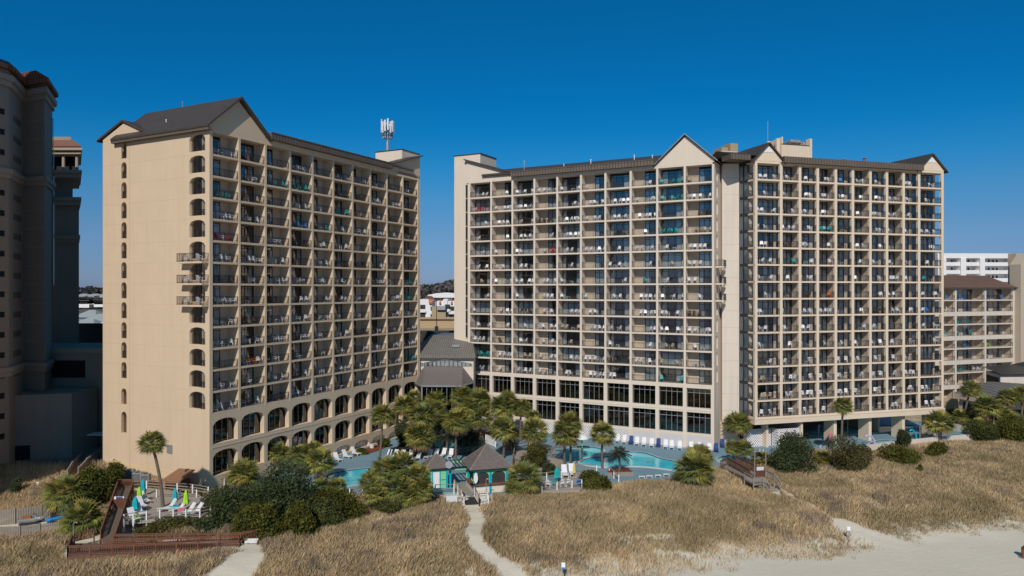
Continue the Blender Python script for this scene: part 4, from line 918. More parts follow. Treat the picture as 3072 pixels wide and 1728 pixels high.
# clump foliage
def clump(name, cen, rad, n, size, cols, seed, lobes=1, flat=0.0, mk='leaf', fill=.35):
    """many small leaf quads around an uneven body of lobes; cen at base centre; rad (rx,ry,rz)"""
    r = np.random.default_rng(seed); L = []
    for i in range(lobes):
        a = r.uniform(0, 2*np.pi); q = r.uniform(.1, .5)*(lobes > 1)
        L.append((q*np.cos(a)*rad[0], q*np.sin(a)*rad[1], rad[2]*(.45+(.35*r.uniform(-1, 1))*(lobes > 1)), r.uniform(.5, .7) if lobes > 1 else 1))
    P = []; C = []
    per = n//lobes
    for (lx, ly, lz, s) in L:
        d = r.normal(size=(per, 3)); d /= np.linalg.norm(d, axis=1)[:, None]
        bump = .72+.34*vnoise(d[:,0]*3+lx, d[:,1]*3+d[:,2]*2.1+ly, .55, seed % 97+3)+.22*vnoise(d[:,0]*3+d[:,2]*3, d[:,1]*3, .16, seed % 83+5)**1.5+.10*r.random(per)+.22*(r.random(per) < .05)*r.random(per)
        rr = bump*(1-.55*r.random(per)**1.6)
        p = d*rr[:,None]*np.array(rad)*s*np.array((1,1,.62 if lobes > 1 else .5)); p += np.array((lx, ly, lz))
        p[:,2] = np.where(p[:,2] < .05, .05+.25*r.random(per), p[:,2])
        k = r.integers(0, len(cols), per); tone = vnoise(p[:,0]*1.0, p[:,2]*1.0+p[:,1], max(rad)*.28, seed % 89)
        c = np.array(cols)[k]; c = c*1.2*(.6+.8*tone[:,None])*(.75+.5*r.random((per,1))); P.append(p); C.append(c)
    P = np.concatenate(P); C = np.concatenate(C); m = len(P)
    a = r.normal(size=(m,3)); a /= np.linalg.norm(a, axis=1)[:,None]; b2 = r.normal(size=(m,3)); b2 -= a*np.sum(a*b2, 1)[:,None]; b2 /= np.linalg.norm(b2, axis=1)[:,None]
    s = size*1.15*r.uniform(.5, 1.3, m)[:,None]; V = np.stack([P-a*s, P+b2*s*.5, P+a*s, P-b2*s*.4], 1).reshape(-1, 3)
    return np_mesh(name, V, np.arange(m*4).reshape(-1, 4), C, mk)
def shrub(px, py, w, h, cols, seed, label, name='shrub', n=7000, size=.13, z=None, lobes=5, grp=None, y=None):
    """px,py = foot centre pixel; w,h in photo pixels"""
    if z is None: x, yy, zz = GT(px, py)
    else: x, yy = G(px, py, z); zz = z
    s = yy/F_; me = clump('foliage', None, (w*s/2, w*s/2*.85, h*s*1.0), int(n*1.35), size, cols, seed, lobes)
    o = link(name, me, None, (x, yy, zz-.1)); tag(o, label, 'shrub'); return o
DG = [(.055,.072,.032),(.072,.09,.040),(.072,.085,.030),(.046,.06,.030)]
OL = [(.095,.10,.020),(.075,.082,.022),(.125,.115,.025),(.062,.07,.020)]
RB = [(.10,.075,.033),(.07,.075,.03),(.065,.08,.028),(.12,.085,.04)]
shrub(2376, 1418, 150, 108, DG+[(.07,.10,.055)], 21, 'large blue-green juniper right of the grey beach stairs', lobes=6, n=12000)
shrub(2563, 1415, 138, 100, RB, 22, 'rounded bronze-green juniper with dense top near the pink water arc', lobes=6, n=10000)
shrub(2706, 1388, 140, 62, OL, 23, 'olive juniper with a pointed crown before the pale pool wall', lobes=5, n=8000)
shrub(2712, 1350, 50, 62, DG, 24, 'upright dark tip of juniper rising beside the teal water arc', lobes=3, n=3500)
shrub(2808, 1370, 78, 38, OL, 25, 'low olive shrub to the right of the pointed juniper', n=4000)
shrub(2757, 1420, 24, 32, OL, 26, 'tiny lone shrub in the dune grass', n=1200, lobes=2)
shrub(1779, 1468, 116, 74, OL, 27, 'round clipped olive bush beside the pool deck railing', n=9000, lobes=4)
shrub(1605, 1412, 84, 76, RB+OL, 28, 'loose bush with reddish tips between the kiosk and the lounge deck', n=7000, z=DZ)
shrub(1640, 1425, 60, 36, DG, 29, 'low dark green bush behind the lounge deck rail', n=3500, z=DZ)
shrub(870, 1560, 210, 160, DG+[(.07,.10,.055)], 30, 'tallest blue-green juniper in the thicket before the left tower', n=20000, lobes=8, size=.15)
shrub(735, 1570, 220, 110, DG, 31, 'wide blue-green juniper at the left of the thicket', n=15000, lobes=8, size=.15)
shrub(800, 1603, 190, 90, OL, 32, 'olive green bush in front of the tall junipers', n=15000, lobes=7, size=.15)
shrub(910, 1612, 115, 100, OL, 33, 'olive bush at the right front of the thicket beside the sand path', n=9000, lobes=5, size=.14)
shrub(1010, 1555, 170, 80, OL, 34, 'mid green bush below the fan palms near the first pool', n=9000, lobes=6)
shrub(1160, 1540, 120, 40, OL+DG, 35, 'low green bush at the foot of the big palm clump', n=5000, lobes=4)
shrub(660, 1565, 120, 85, DG, 51, 'blue-green juniper closest to the plank sun deck', n=8000, lobes=6)
shrub(820, 1585, 220, 120, DG, 52, 'dark juniper filling the heart of the thicket', n=13000, lobes=8)
shrub(960, 1585, 130, 80, OL+DG, 53, 'dark green bush between the thicket and the fan palms', n=7000, lobes=5)
shrub(500, 1597, 190, 38, OL+RB, 36, 'low scrubby bush in front of the wooden sun deck', n=8000, lobes=6)
shrub(615, 1600, 130, 40, DG, 37, 'low dark scrub between the sun deck and the long ramp', n=6000, lobes=5)
shrub(275, 1520, 120, 118, OL+[(.04,.055,.018)], 38, 'tall olive cedar beside the brown ramp at the left', n=13000, lobes=7, size=.14)
shrub(335, 1470, 80, 85, OL, 39, 'slanting cedar crown against the tan end wall', n=7000, lobes=4)
shrub(55, 1480, 44, 46, DG, 40, 'small shaded bush on the left dune', n=2500, lobes=3)
shrub(1081, 1362, 46, 24, OL, 41, 'clipped oval hedge left of the white planter pot', n=2600, lobes=2, z=DZ)
shrub(1146, 1342, 44, 26, OL, 42, 'clipped oval hedge right of the white planter pot', n=2600, lobes=2, z=DZ)
shrub(1531, 1345, 60, 85, DG, 43, 'dark leafy bush under the palms behind the larger kiosk', n=5000, z=DZ)
shrub(1210, 1345, 70, 80, DG, 44, 'dark leafy bush behind the palm beside the arcade', n=5000, z=DZ)
shrub(1400, 1352, 70, 60, DG, 45, 'dark bush beside the shaded pool', n=4500, z=DZ)
shrub(2950, 1325, 120, 60, DG+OL, 46, 'bushy undergrowth behind the end of the pale wall', n=7000, lobes=5, z=DZ)
shrub(3050, 1330, 110, 80, OL, 47, 'green bush at the right edge beyond the pale wall', n=7000, lobes=5, z=DZ)
shrub(2860, 1262, 60, 40, DG, 48, 'dark hedge below the taupe condo block', n=3500, z=DZ)
shrub(2905, 1280, 90, 34, DG+OL, 49, 'low hedge under the leaning palm at right', n=4000, z=DZ)
shrub(560, 1448, 30, 26, DG, 50, 'small bush behind the brown roofed hut', n=1500, lobes=2)
# far woods
def woods(name, x0, x1, y0, y1, h, n, size, cols, seed, label=None):
    r = np.random.default_rng(seed); m = n; x = r.uniform(x0, x1, m); y = r.uniform(y0, y1, m)
    top = h*(.62+.5*vnoise(x, y, h*1.1, seed)+.25*vnoise(x, y, h*.35, seed+1)); z = top*(1-r.random(m)**2.0*1.0)+DZ-.5
    P = np.stack([x, y, z], 1); c = np.array(cols)[r.integers(0, len(cols), m)]*(.6+.7*vnoise(x, z+y*.2, h*.8, seed+2)[:,None])*(.8+.4*r.random((m,1)))
    a = r.normal(size=(m,3)); a /= np.linalg.norm(a, axis=1)[:,None]; b2 = r.normal(size=(m,3)); b2 -= a*np.sum(a*b2, 1)[:,None]; b2 /= np.linalg.norm(b2, axis=1)[:,None]
    s = size*r.uniform(.6, 1.4, m)[:,None]; V = np.stack([P-a*s, P+b2*s*.7, P+a*s, P-b2*s*.7], 1).reshape(-1,3)
    o = link(name, np_mesh(name, V, np.arange(m*4).reshape(-1,4), c, 'far')); o['kind'] = 'stuff'
    if label: o['label'] = label; o['category'] = 'woods'
FW = [(.045,.060,.065),(.050,.052,.055),(.075,.068,.075),(.038,.050,.048)]  # bluish distance haze is put into these leaf colours
woods('far_woods', -620, 620, 980, 1080, 27, 42000, 2.6, FW, 61, 'distant band of blue-grey woods on the horizon')
woods('near_woods', -215, -150, 360, 480, 13, 9000, .9, [(.055,.062,.025),(.04,.05,.025),(.075,.06,.045)], 62, 'brown-green wood behind the cottages in the left gap')
woods('bare_woods', -90, 10, 640, 760, 30, 14000, 1.5, [(.10,.085,.09),(.085,.075,.08),(.05,.06,.04),(.12,.10,.11)], 63, 'grey leafless wood above the white condos in the gap')
woods('garden_shrubs', -128, -104, 176, 190, 11, 2500, .5, [(.07,.08,.02),(.05,.06,.02)], 64, 'yellow-green garden shrubs below the cottages in the left gap')
# ================================================================== GROUND
PATHS = [([GT(*p) for p in [(1405,1512),(1432,1560),(1418,1600),(1428,1640),(1475,1675),(1520,1705),(1560,1745)]], .72),
         ([GT(*p) for p in [(2342,1470),(2392,1502),(2470,1545),(2545,1582),(2620,1610)]], .12),
         ([GT(*p) for p in [(2545,1582),(2620,1612),(2700,1640)]], 1.5),
         ([GT(*p) for p in [(752,1618),(752,1650),(735,1680)]], .75), ([GT(*p) for p in [(735,1680),(700,1715),(670,1760)]], 1.7),
         ([GT(*p) for p in [(-20,1570),(60,1568),(140,1562)]], 1.0)]
BOARD_FEET = [GT(205,1672)[:2], GT(290,1600)[:2]]
CLEAR = [([GT(*p)[:2] for p in [(196,1680),(198,1632),(280,1612),(310,1560),(360,1560),(345,1622),(722,1620),(730,1635),(712,1652),(400,1668)]], .05), ([G(*p, .9) for p in [(318,1580),(345,1455),(402,1455),(372,1580)]], .1),
    ([G(*p, .2) for p in [(366,1590),(395,1462),(440,1452),(640,1470),(668,1528),(640,1560)]], .2),
    ([GT(*p)[:2] for p in [(-60,1582),(45,1575),(150,1560),(185,1560),(182,1602),(60,1614),(-60,1616)]], .0),
    ([G(*p, -.7) for p in [(1296,1492),(1376,1516),(1470,1518),(1474,1486),(1540,1488),(1540,1470),(1296,1470)]], .1),
    ([G(*p, -.3) for p in [(2158,1400),(2250,1445),(2300,1462),(2342,1478),(2325,1446),(2208,1384)]], .1),
    ([G(*p, -.4) for p in [(1600,1478),(1745,1474),(1800,1430),(1860,1450),(1860,1420),(1600,1420)]], .1)]
def veg(X, Y):
    """how densely the dune grass grows, 0..1"""
    w = coast(X, Y); e = w + 3.2*(vnoise(X, Y, 4.5, 31)-.5) + 2.0*(vnoise(X, Y, 1.5, 32)-.5)
    v = sm((e+.9)/2.0)*(.25+.75*sm((w-1)/5))
    pt = vnoise(X, Y, 2.6, 33)*.6+vnoise(X, Y, .9, 34)*.4
    thin = sm((11-w)/10)*.55+.12
    v = v*(1-thin*sm((.44-pt)/.10))
    pb = vnoise(X, Y, 6, 36)*.5+vnoise(X, Y, 1.6, 37)*.5
    v = v*(1-.75*sm((.30-pb)/.07))
    for pts, r in PATHS:
        d = seg_d(X, Y, pts)+.5*(vnoise(X, Y, .8, 35)-.5); v = v*sm((d-r)/.9+.35*(vnoise(X, Y, .45, 39)-.5))
    sd = poly_sd(X, Y, DECK); v = v*sm((sd-.05)/.25)
    v = v*(1-sm((Y-99)/3)*(X < -30))*(1-.75*sm((Y-88)/6)*sm((-49-X)/6))
    for P_, mg in CLEAR:
        v = v*sm((poly_sd(X, Y, P_)-mg)/.35)
    return v
st = .42; gx = np.arange(-78, 104, st); gy = np.arange(52, 156, st); GX, GY = np.meshgrid(gx, gy); Z = terr(GX, GY)
VG = veg(GX, GY); dk = poly_sd(GX, GY, DECK)
V = np.stack([GX.ravel(), GY.ravel(), Z.ravel()], 1); nx = len(gx); ny = len(gy); idx = np.arange(nx*ny).reshape(ny, nx)
Fq = np.stack([idx[:-1,:-1].ravel(), idx[:-1,1:].ravel(), idx[1:,1:].ravel(), idx[1:,:-1].ravel()], 1)
me = bpy.data.meshes.new('dune_ground'); me.vertices.add(len(V)); me.vertices.foreach_set('co', V.astype(np.float32).ravel())
me.loops.add(len(Fq)*4); me.loops.foreach_set('vertex_index', Fq.astype(np.int32).ravel()); me.polygons.add(len(Fq))
me.polygons.foreach_set('loop_start', np.arange(0, len(Fq)*4, 4, dtype=np.int32)); me.polygons.foreach_set('loop_total', np.full(len(Fq), 4, dtype=np.int32)); me.update(calc_edges=True)
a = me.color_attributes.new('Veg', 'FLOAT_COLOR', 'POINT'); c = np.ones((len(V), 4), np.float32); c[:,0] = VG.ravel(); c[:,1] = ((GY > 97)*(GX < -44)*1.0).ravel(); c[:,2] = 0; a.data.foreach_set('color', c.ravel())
me.polygons.foreach_set('use_smooth', [True]*len(me.polygons))
m, t, b = nt('dune_sand')
at = t.nodes.new('ShaderNodeAttribute'); at.attribute_name = 'Veg'; sp = t.nodes.new('ShaderNodeSeparateColor'); t.links.new(at.outputs['Color'], sp.inputs[0])
tc = t.nodes.new('ShaderNodeTexCoord')
def tn(scale, det=4, st=(1,1,1)):
    mp = t.nodes.new('ShaderNodeMapping'); mp.inputs['Scale'].default_value = st; t.links.new(tc.outputs['Object'], mp.inputs[0])
    n = t.nodes.new('ShaderNodeTexNoise'); n.inputs['Scale'].default_value = scale; n.inputs['Detail'].default_value = det; t.links.new(mp.outputs[0], n.inputs['Vector']); return n
def mixc(f, A_, B_):
    x = t.nodes.new('ShaderNodeMix'); x.data_type = 'RGBA'
    for s_, v_ in (('Factor', f), ('A', A_), ('B', B_)):
        if hasattr(v_, 'is_output') or hasattr(v_, 'links'): t.links.new(v_, x.inputs[s_])
        else: x.inputs[s_].default_value = v_ if s_ == 'Factor' else (*v_, 1)
    return x.outputs['Result']
n1 = tn(.35, 5); n2 = tn(1.6, 6, (.22, 1, 1)); n3 = tn(14, 3)
sand = mixc(n1.outputs['Fac'], (.63, .575, .475), (.74, .68, .565)); sand = mixc(n2.outputs['Fac'], sand, (.69, .63, .52))
litter = mixc(n3.outputs['Fac'], (.36, .28, .18), (.50, .40, .26))
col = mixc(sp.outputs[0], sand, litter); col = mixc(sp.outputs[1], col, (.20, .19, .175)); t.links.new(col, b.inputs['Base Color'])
b.inputs['Roughness'].default_value = .95; b.inputs['Specular IOR Level'].default_value = .1
bp = t.nodes.new('ShaderNodeBump'); bp.inputs['Strength'].default_value = .5; bp.inputs['Distance'].default_value = .10; nb = tn(3.4, 8, (.6, 1, 1)); t.links.new(nb.outputs['Fac'], bp.inputs['Height']); t.links.new(bp.outputs['Normal'], b.inputs['Normal'])
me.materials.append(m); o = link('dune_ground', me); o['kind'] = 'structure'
M['plain'] = mat('inland_ground', (.13, .12, .085), .95, .3, .02); M['beach'] = mat('beach_sand', (.69, .63, .52), .95, .06, .3)
b = MB(); b.prism([(-2500,156.2),(2500,156.2),(2500,2600),(-2500,2600)], -1.5, -1.12, 'plain'); b.prism([(-2500,-5),(-78.2,-5),(-78.2,156),(-2500,156)], -1.6, -1.13, 'concrete'); b.prism([(103.8,53),(2500,53),(2500,156),(103.8,156)], -1.6, -1.14, 'plain'); o = b.build('inland_ground'); o['kind'] = 'structure'
b = MB(); b.prism([(-78,-40),(900,-40),(900,52),(-78,52)], -3.2, -2.56, 'beach'); o = b.build('beach'); o['kind'] = 'structure'
# grass
def blades(name, N, seed):
    r = np.random.default_rng(seed); X = np.empty(0); Y = np.empty(0)
    while len(X) < N:
        x = r.uniform(-72, 96, N*3); y = r.uniform(54, 134, N*3)
        ok = (np.abs(x/y) < .76) & (r.random(len(x)) < np.clip(1.6*(75/np.maximum(y, 50))**2, 0, 1)); x, y = x[ok], y[ok]
        k = r.random(len(x)) < veg(x, y)*(.62+.38*vnoise(x, y, .45, 41)); X = np.concatenate([X, x[k]]); Y = np.concatenate([Y, y[k]])
    X, Y = X[:N], Y[:N]; dist = Y/70
    h = (.35+.65*r.random(N)**1.3)*(.62+.55*vnoise(X, Y, 3.5, 42))*(.55+.45*sm(coast(X, Y)/7))
    w = r.uniform(.010, .022, N)*dist; z = terr(X, Y)-.05; an = r.uniform(0, np.pi*2, N)
    lean = (r.normal(size=(N,2))*.20 + np.array((.08, .04)) + .16*np.stack([vnoise(X,Y,2.5,51)-.5, vnoise(X,Y,2.5,52)-.5],1))*h[:,None]
    P0 = np.stack([X-w*np.cos(an), Y-w*np.sin(an), z], 1); P1 = np.stack([X+w*np.cos(an), Y+w*np.sin(an), z], 1)
    mx, my = X+lean[:,0]*.4, Y+lean[:,1]*.4
    Q1 = np.stack([mx+w*.8*np.cos(an), my+w*.8*np.sin(an), z+h*.62], 1); Tp = np.stack([X+lean[:,0], Y+lean[:,1], z+h], 1)
    V = np.stack([P0, P1, Q1, Tp], 1).reshape(-1, 3)
    pal = np.array([(.70,.535,.325),(.62,.47,.285),(.51,.385,.245),(.76,.595,.365),(.44,.36,.205),(.48,.35,.23)])
    g = vnoise(X, Y, 5, 43); g2 = vnoise(X, Y, 1.4, 44); c = pal[r.integers(0, len(pal), N)]
    green = np.array((.29,.245,.12)); mau = np.array((.27,.215,.18)); k = (sm((g-.55)/.2)*.40)[:,None]; c = c*(1-k)+green*k; k = (sm((.45-g2)/.2)*sm((.5-g)/.2)*.6)[:,None]; c = c*(1-k)+mau*k
    c = c*(.85+.3*r.random((N,1)))*(.80+.40*vnoise(X, Y, 2.6, 45)[:,None])
    o = link(name, np_mesh(name, V, np.arange(N*4).reshape(-1, 4), c, 'blade')); o['kind'] = 'stuff'; o['label'] = 'dry tan dune grass covering the dunes'; o['category'] = 'grass'; return o
blades('dune_grass', 820000, 71)
def tuft(px, py, r_, n, seed, green=False):
    pass
# ================================================================== POOL DECK
b = MB(); n = len(DECK); b.prism(DECK, DZ-.5, DZ, 'deck'); o = b.build('pool_deck'); o['kind'] = 'structure'
def smooth(P, it=2):
    for _ in range(it):
        Q = []
        for i in range(len(P)):
            a, c = P[i], P[(i+1) % len(P)]; Q += [(a[0]*.75+c[0]*.25, a[1]*.75+c[1]*.25), (a[0]*.25+c[0]*.75, a[1]*.25+c[1]*.75)]
        P = Q
    return P
def grow(P, d):
    n = len(P); ar = sum(P[i][0]*P[(i+1)%n][1]-P[(i+1)%n][0]*P[i][1] for i in range(n)); s = 1 if ar > 0 else -1; out = []
    for i in range(n):
        a = np.array(P[i-1]); c = np.array(P[(i+1) % n]); e = c-a; e /= np.linalg.norm(e)+1e-9; out.append((P[i][0]+e[1]*s*d, P[i][1]-e[0]*s*d))
    return out
def pool(pix, label, wk='water', rim=.32, drop=.0):
    P = smooth([G(*p) for p in pix]); t = thing('swimming_pool', (0,0,0), 0, label, 'pool')
    O = grow(P, rim); I = P; n = len(P); z = DZ
    b = MB(); b.add([(x,y,z+.0) for x,y in O]+[(x,y,z+.14) for x,y in O]+[(x,y,z+.14) for x,y in I]+[(x,y,z+.03) for x,y in I],
        sum([[(i,(i+1)%n,(i+1)%n+n,i+n),(i+n,(i+1)%n+n,(i+1)%n+2*n,i+2*n)] for i in range(n)], []), 'coping'); b.build('coping', t)
    b = MB(); b.add([(x,y,z+.138) for x,y in grow(I, .015)]+[(x,y,z+.02) for x,y in grow(I, -.02)], [(i,(i+1)%n,(i+1)%n+n,i+n) for i in range(n)], 'tileband'); b.build('waterline_tile', t)
    b = MB(); b.add([(x,y,z+.03) for x,y in I], [tuple(range(n))], wk); b.build('water', t); return t
pool([(925,1468),(945,1442),(993,1422),(1037,1414),(1085,1408),(1121,1406),(1165,1408),(1185,1420),(1160,1438),(1094,1449),(1061,1456),(1034,1464),(985,1482),(940,1484)], 'curved turquoise pool nearest the left tower arcade')
pool([(1737,1391),(1743,1385),(1755,1379),(1781,1374),(1814,1373),(1844,1367),(1865,1360),(1882,1357),(1930,1359),(1954,1366),(1975,1375),(1998,1381),(2030,1386),(2060,1397),(2050,1414),(2019,1412),(1960,1403),(1900,1399),(1856,1403),(1811,1403),(1767,1398)], 'large free-form turquoise pool in front of the middle wing')
pool([(1665,1392),(1682,1365),(1701,1347),(1722,1342),(1755,1341),(1790,1344),(1813,1352),(1808,1366),(1780,1371),(1750,1375),(1726,1384),(1708,1394)], 'shallow childrens pool under the white mushroom fountain')
pool([(1300,1322),(1345,1317),(1395,1321),(1425,1334),(1415,1350),(1370,1358),(1320,1354),(1298,1340)], 'shaded pool behind the two kiosks')
pool([(2147,1379),(2164,1371),(2186,1368),(2214,1367),(2245,1370),(2242,1386),(2200,1390),(2166,1389)], 'small pool beside the brown beach walkway')
pool([(2462,1350),(2466,1336),(2490,1329),(2519,1327),(2545,1332),(2575,1340),(2580,1352),(2520,1353)], 'pale green splash pool below the pink water arc', 'water2')
pool([(2600,1349),(2606,1335),(2628,1324),(2664,1321),(2700,1325),(2740,1328),(2795,1322),(2812,1312),(2835,1312),(2850,1322),(2780,1333),(2700,1338),(2640,1349)], 'long winding splash pool before the pale low wall', 'water2')
pool([(2420,1306),(2430,1296),(2520,1292),(2620,1280),(2700,1276),(2760,1280),(2700,1292),(2640,1300),(2560,1304),(2480,1312)], 'shaded lazy river under the right hotel block')
b = MB(); b.prism(smooth([G(*p) for p in [(1885,1452),(1880,1428),(1930,1412),(2000,1415),(2040,1428),(2010,1440)]], 1), DZ, DZ+.06, 'deck'); o = b.build('deck_patch'); o['kind'] = 'structure'
# mushroom fountain
x, y = G(1746, 1354); t = thing('mushroom_fountain', (x, y, DZ), 0, 'white mushroom-shaped fountain on a mint green pole in the childrens pool', 'fountain')
b = MB(); b.cyl((0,0,0), (0,0,2.1), .13, .13, 12, 'mint'); b.build('pole', t)
b = MB(); R = 1.1
for k in range(6):
    a0, a1 = k/6*math.pi/2, (k+1)/6*math.pi/2; b.cyl((0,0,2.0+.75*math.sin(a0)), (0,0,2.0+.75*math.sin(a1)+.001), R*math.cos(a0), max(.01, R*math.cos(a1)), 20, 'white', k == 0)
b.build('cap', t, True)
# lattice / arcs / columns by the splash pools
def arc(px, py, hh, span, k, label, dx=1):
    x, y = G(px, py); t = MB(); P = []
    for i in range(11):
        a = math.pi*.62*i/10; P.append((dx*span*(1-math.cos(a)), 0, hh*math.sin(min(a, math.pi*.5)) if a < math.pi/2 else hh-(a-math.pi/2)*.6))
    for p, q in zip(P[:-1], P[1:]): t.cyl(p, q, .14, .14, 8, k)
    o = t.build('water_arc'); o.location = (x, y, DZ); tag(o, label, 'water arc')
arc(2485,1328,1.9,.8,'pink','bright pink bent water arc beside the first open column')
arc(2625,1336,1.7,-1.2,'lilac','lilac bent water arc above the long splash pool')
arc(2750,1324,2.0,-.9,'aqua','aqua blue bent water arc left of the fat palm')
arc(2455,1308,2.0,.15,'lilac','slim lilac water spout in front of the shaded river')
for px, py, L in ((2543,1310,'brown lamp post in front of the second open column'),(2760,1326,'lamp post beside the aqua water arc'),(2981,1305,'lamp post behind the end corner of the pale wall')):
    x, y = G(px, py); t = thing('lamp_post', (x, y, DZ), 0, L, 'lamp post'); b = MB(); b.cyl((0,0,0), (0,0,3.6), .09, .08, 8, 'woodg'); b.build('pole', t); b = MB(); b.box(-.7, .1, -.08, .08, 3.45, 3.6, 'woodg'); b.box(-.75, -.45, -.1, .1, 3.35, 3.45, 'greymetal'); b.build('lamp_arm', t)
pw = thing('pool_wall', (0,0,0), 0, 'low pale plastered wall around the end of the splash deck', 'wall')
b = MB(); P = [G(*p) for p in [(2600,1358),(2700,1344),(2790,1334),(2860,1328),(2984,1316)]]
P2 = [G(2984,1316), G(2860,1290)]
for (p, q) in list(zip(P[:-1], P[1:]))+[(P2[0], P2[1])]:
    b.bar((*p, DZ+.45), (*q, DZ+.45), .22, 1.5, 'panel')
b.build('wall', pw)
# lattice fence etc already on hotel; loungers
def lounger_parts(k):
    f = MB()
    for sx in (-1, 1):
        f.bar((sx*.29,-.95,.30), (sx*.29,.45,.30), .05, .07, k); f.bar((sx*.29,-.85,0), (sx*.29,-.80,.30), .05, .05, k); f.bar((sx*.29,.35,0), (sx*.29,.30,.30), .05, .05, k)
    s = MB(); s.box(-.30, .30, -.97, .28, .30, .36, k)
    r = MB(); r.add([(-.30,.25,.31),(.30,.25,.31),(.28,.78,1.02),(-.28,.78,1.02),(-.30,.18,.35),(.30,.18,.35),(.28,.71,1.05),(-.28,.71,1.05)], [(0,1,2,3),(7,6,5,4),(3,2,6,7),(0,3,7,4),(1,5,6,2)], k)
    return f.mesh('frame'), s.mesh('seat'), r.mesh('backrest')
LM = {k: lounger_parts(k) for k in ('plastic', 'navy')}
def lounger(px, py, rz, label, k='plastic', z=DZ, sc=1.15, cat='sun lounger', grp='sun loungers around the pools'):
    x, y = G(px, py, z); t = thing('sun_lounger', (x, y, z), rz, label, cat, grp); t.scale = (sc,)*3
    for nme, me in zip(('frame', 'seat', 'backrest'), LM[k]): link(nme, me, t)
    return t
row1 = [(1040,1374,-.9),(1066,1365,-.9),(1012,1383,-.7),(1164,1374,.35),(1183,1375,.35),(1204,1376,.35),(1228,1376,.35),(1250,1381,.6),(1286,1374,.35),(1306,1372,.3),(1329,1370,.3),(1352,1372,.1)]
w1 = ['lounger before the louver door, left of the clipped hedges','lounger before the louver door, closest to the hedge','lounger at the foot of the arcade, half hidden by palm fronds','first white lounger of the row behind the near palm trunk','second white lounger of the row behind the small kiosk','third white lounger of the row behind the small kiosk','fourth white lounger of the row, left of the twin palm trunks','white lounger turned sideways behind the twin palm trunks','white lounger right of the twin palm trunks','white lounger just behind the small kiosk roof','second white lounger peeking over the small kiosk roof','last white lounger of that row, beside the slim trunk']
for (px, py, rz), L in zip(row1, w1): lounger(px, py, -rz, L)
xs_ = [1853,1873,1911,1932,1955,1997,2015,2039,2074,2100,2128]; ys_ = [1328,1331,1336,1338,1341,1345,1347,1349,1352,1354,1357]
for i, (px, py) in enumerate(zip(xs_, ys_)): lounger(px, py-2, -.25, f'{ORD[i]} white lounger from left in the row along the lattice wall')
for px, py, L in ((1893,1331,'blue lounger between the second and third white ones by the lattice'),(1975,1339,'blue lounger in the middle of the lattice wall row'),(2148,1354,'blue lounger at the right end of the lattice wall row'),(2168,1341,'blue lounger standing against the corner wall')): lounger(px, py, -.25, L, 'navy')
for i, (px, py) in enumerate(((2262,1327),(2293,1333),(2313,1331),(2360,1327),(2385,1325))): lounger(px, py, -.3, f'{ORD[i]} white lounger from left before the lattice store under the right block')
lounger(2925, 1312, -.5, 'left one of two white loungers inside the pale wall corner'); lounger(2950, 1313, -.5, 'right one of two white loungers inside the pale wall corner')
# white low posts lights at deck edge
for i, (px, py) in enumerate(((1925,1437),(1948,1435),(1974,1433),(1999,1430))):
    x, y = G(px, py); b = MB(); b.box(-.42, .42, -.14, .14, .32, .40, 'plastic'); b.box(-.4, -.34, -.1, .1, 0, .32, 'plastic'); b.box(.34, .4, -.1, .1, 0, .32, 'plastic'); o = b.build('foot_stool'); o.location = (x, y, DZ); tag(o, f'{ORD[i]} low white stool from left along the deck edge', 'stool', 'low stools on the deck edge')
x, y = G(1116, 1345); b = MB(); b.cyl((0,0,0), (0,0,.75), .32, .5, 14, 'white'); b.cyl((0,0,.75), (0,0,.85), .56, .56, 14, 'white'); b.cyl((0,0,.85), (0,0,.88), .46, .46, 14, 'mulch'); o = b.build('planter_pot'); o.location = (x, y, DZ); tag(o, 'large white planter pot between two clipped hedges', 'planter')
b = MB(); b.prism(smooth([G(*p) for p in [(1052,1372),(1095,1345),(1150,1332),(1172,1336),(1130,1355),(1075,1368)]], 1), DZ, DZ+.08, 'mulch'); o = b.build('mulch_bed'); o['kind'] = 'structure'
b = MB(); b.prism(smooth([G(*p) for p in [(1180,1350),(1230,1300),(1420,1290),(1580,1290),(1560,1320),(1430,1312),(1290,1318),(1280,1365),(1200,1368)]], 1), DZ, DZ+.07, 'mulch'); o = b.build('palm_bed'); o['kind'] = 'structure'
t = thing('planter_box', (*G(1856,1424), DZ), .1, 'low timber planter with red mulch around the silvery palm', 'planter'); b = MB(); b.prism([(-1.9,-.9),(1.9,-.9),(1.7,1.2),(-1.3,1.2)], 0, .55, 'woodg'); b.build('box', t); b = MB(); b.prism([(-1.75,-.75),(1.75,-.75),(1.55,1.05),(-1.15,1.05)], .55, .6, 'mulch'); b.build('mulch', t)
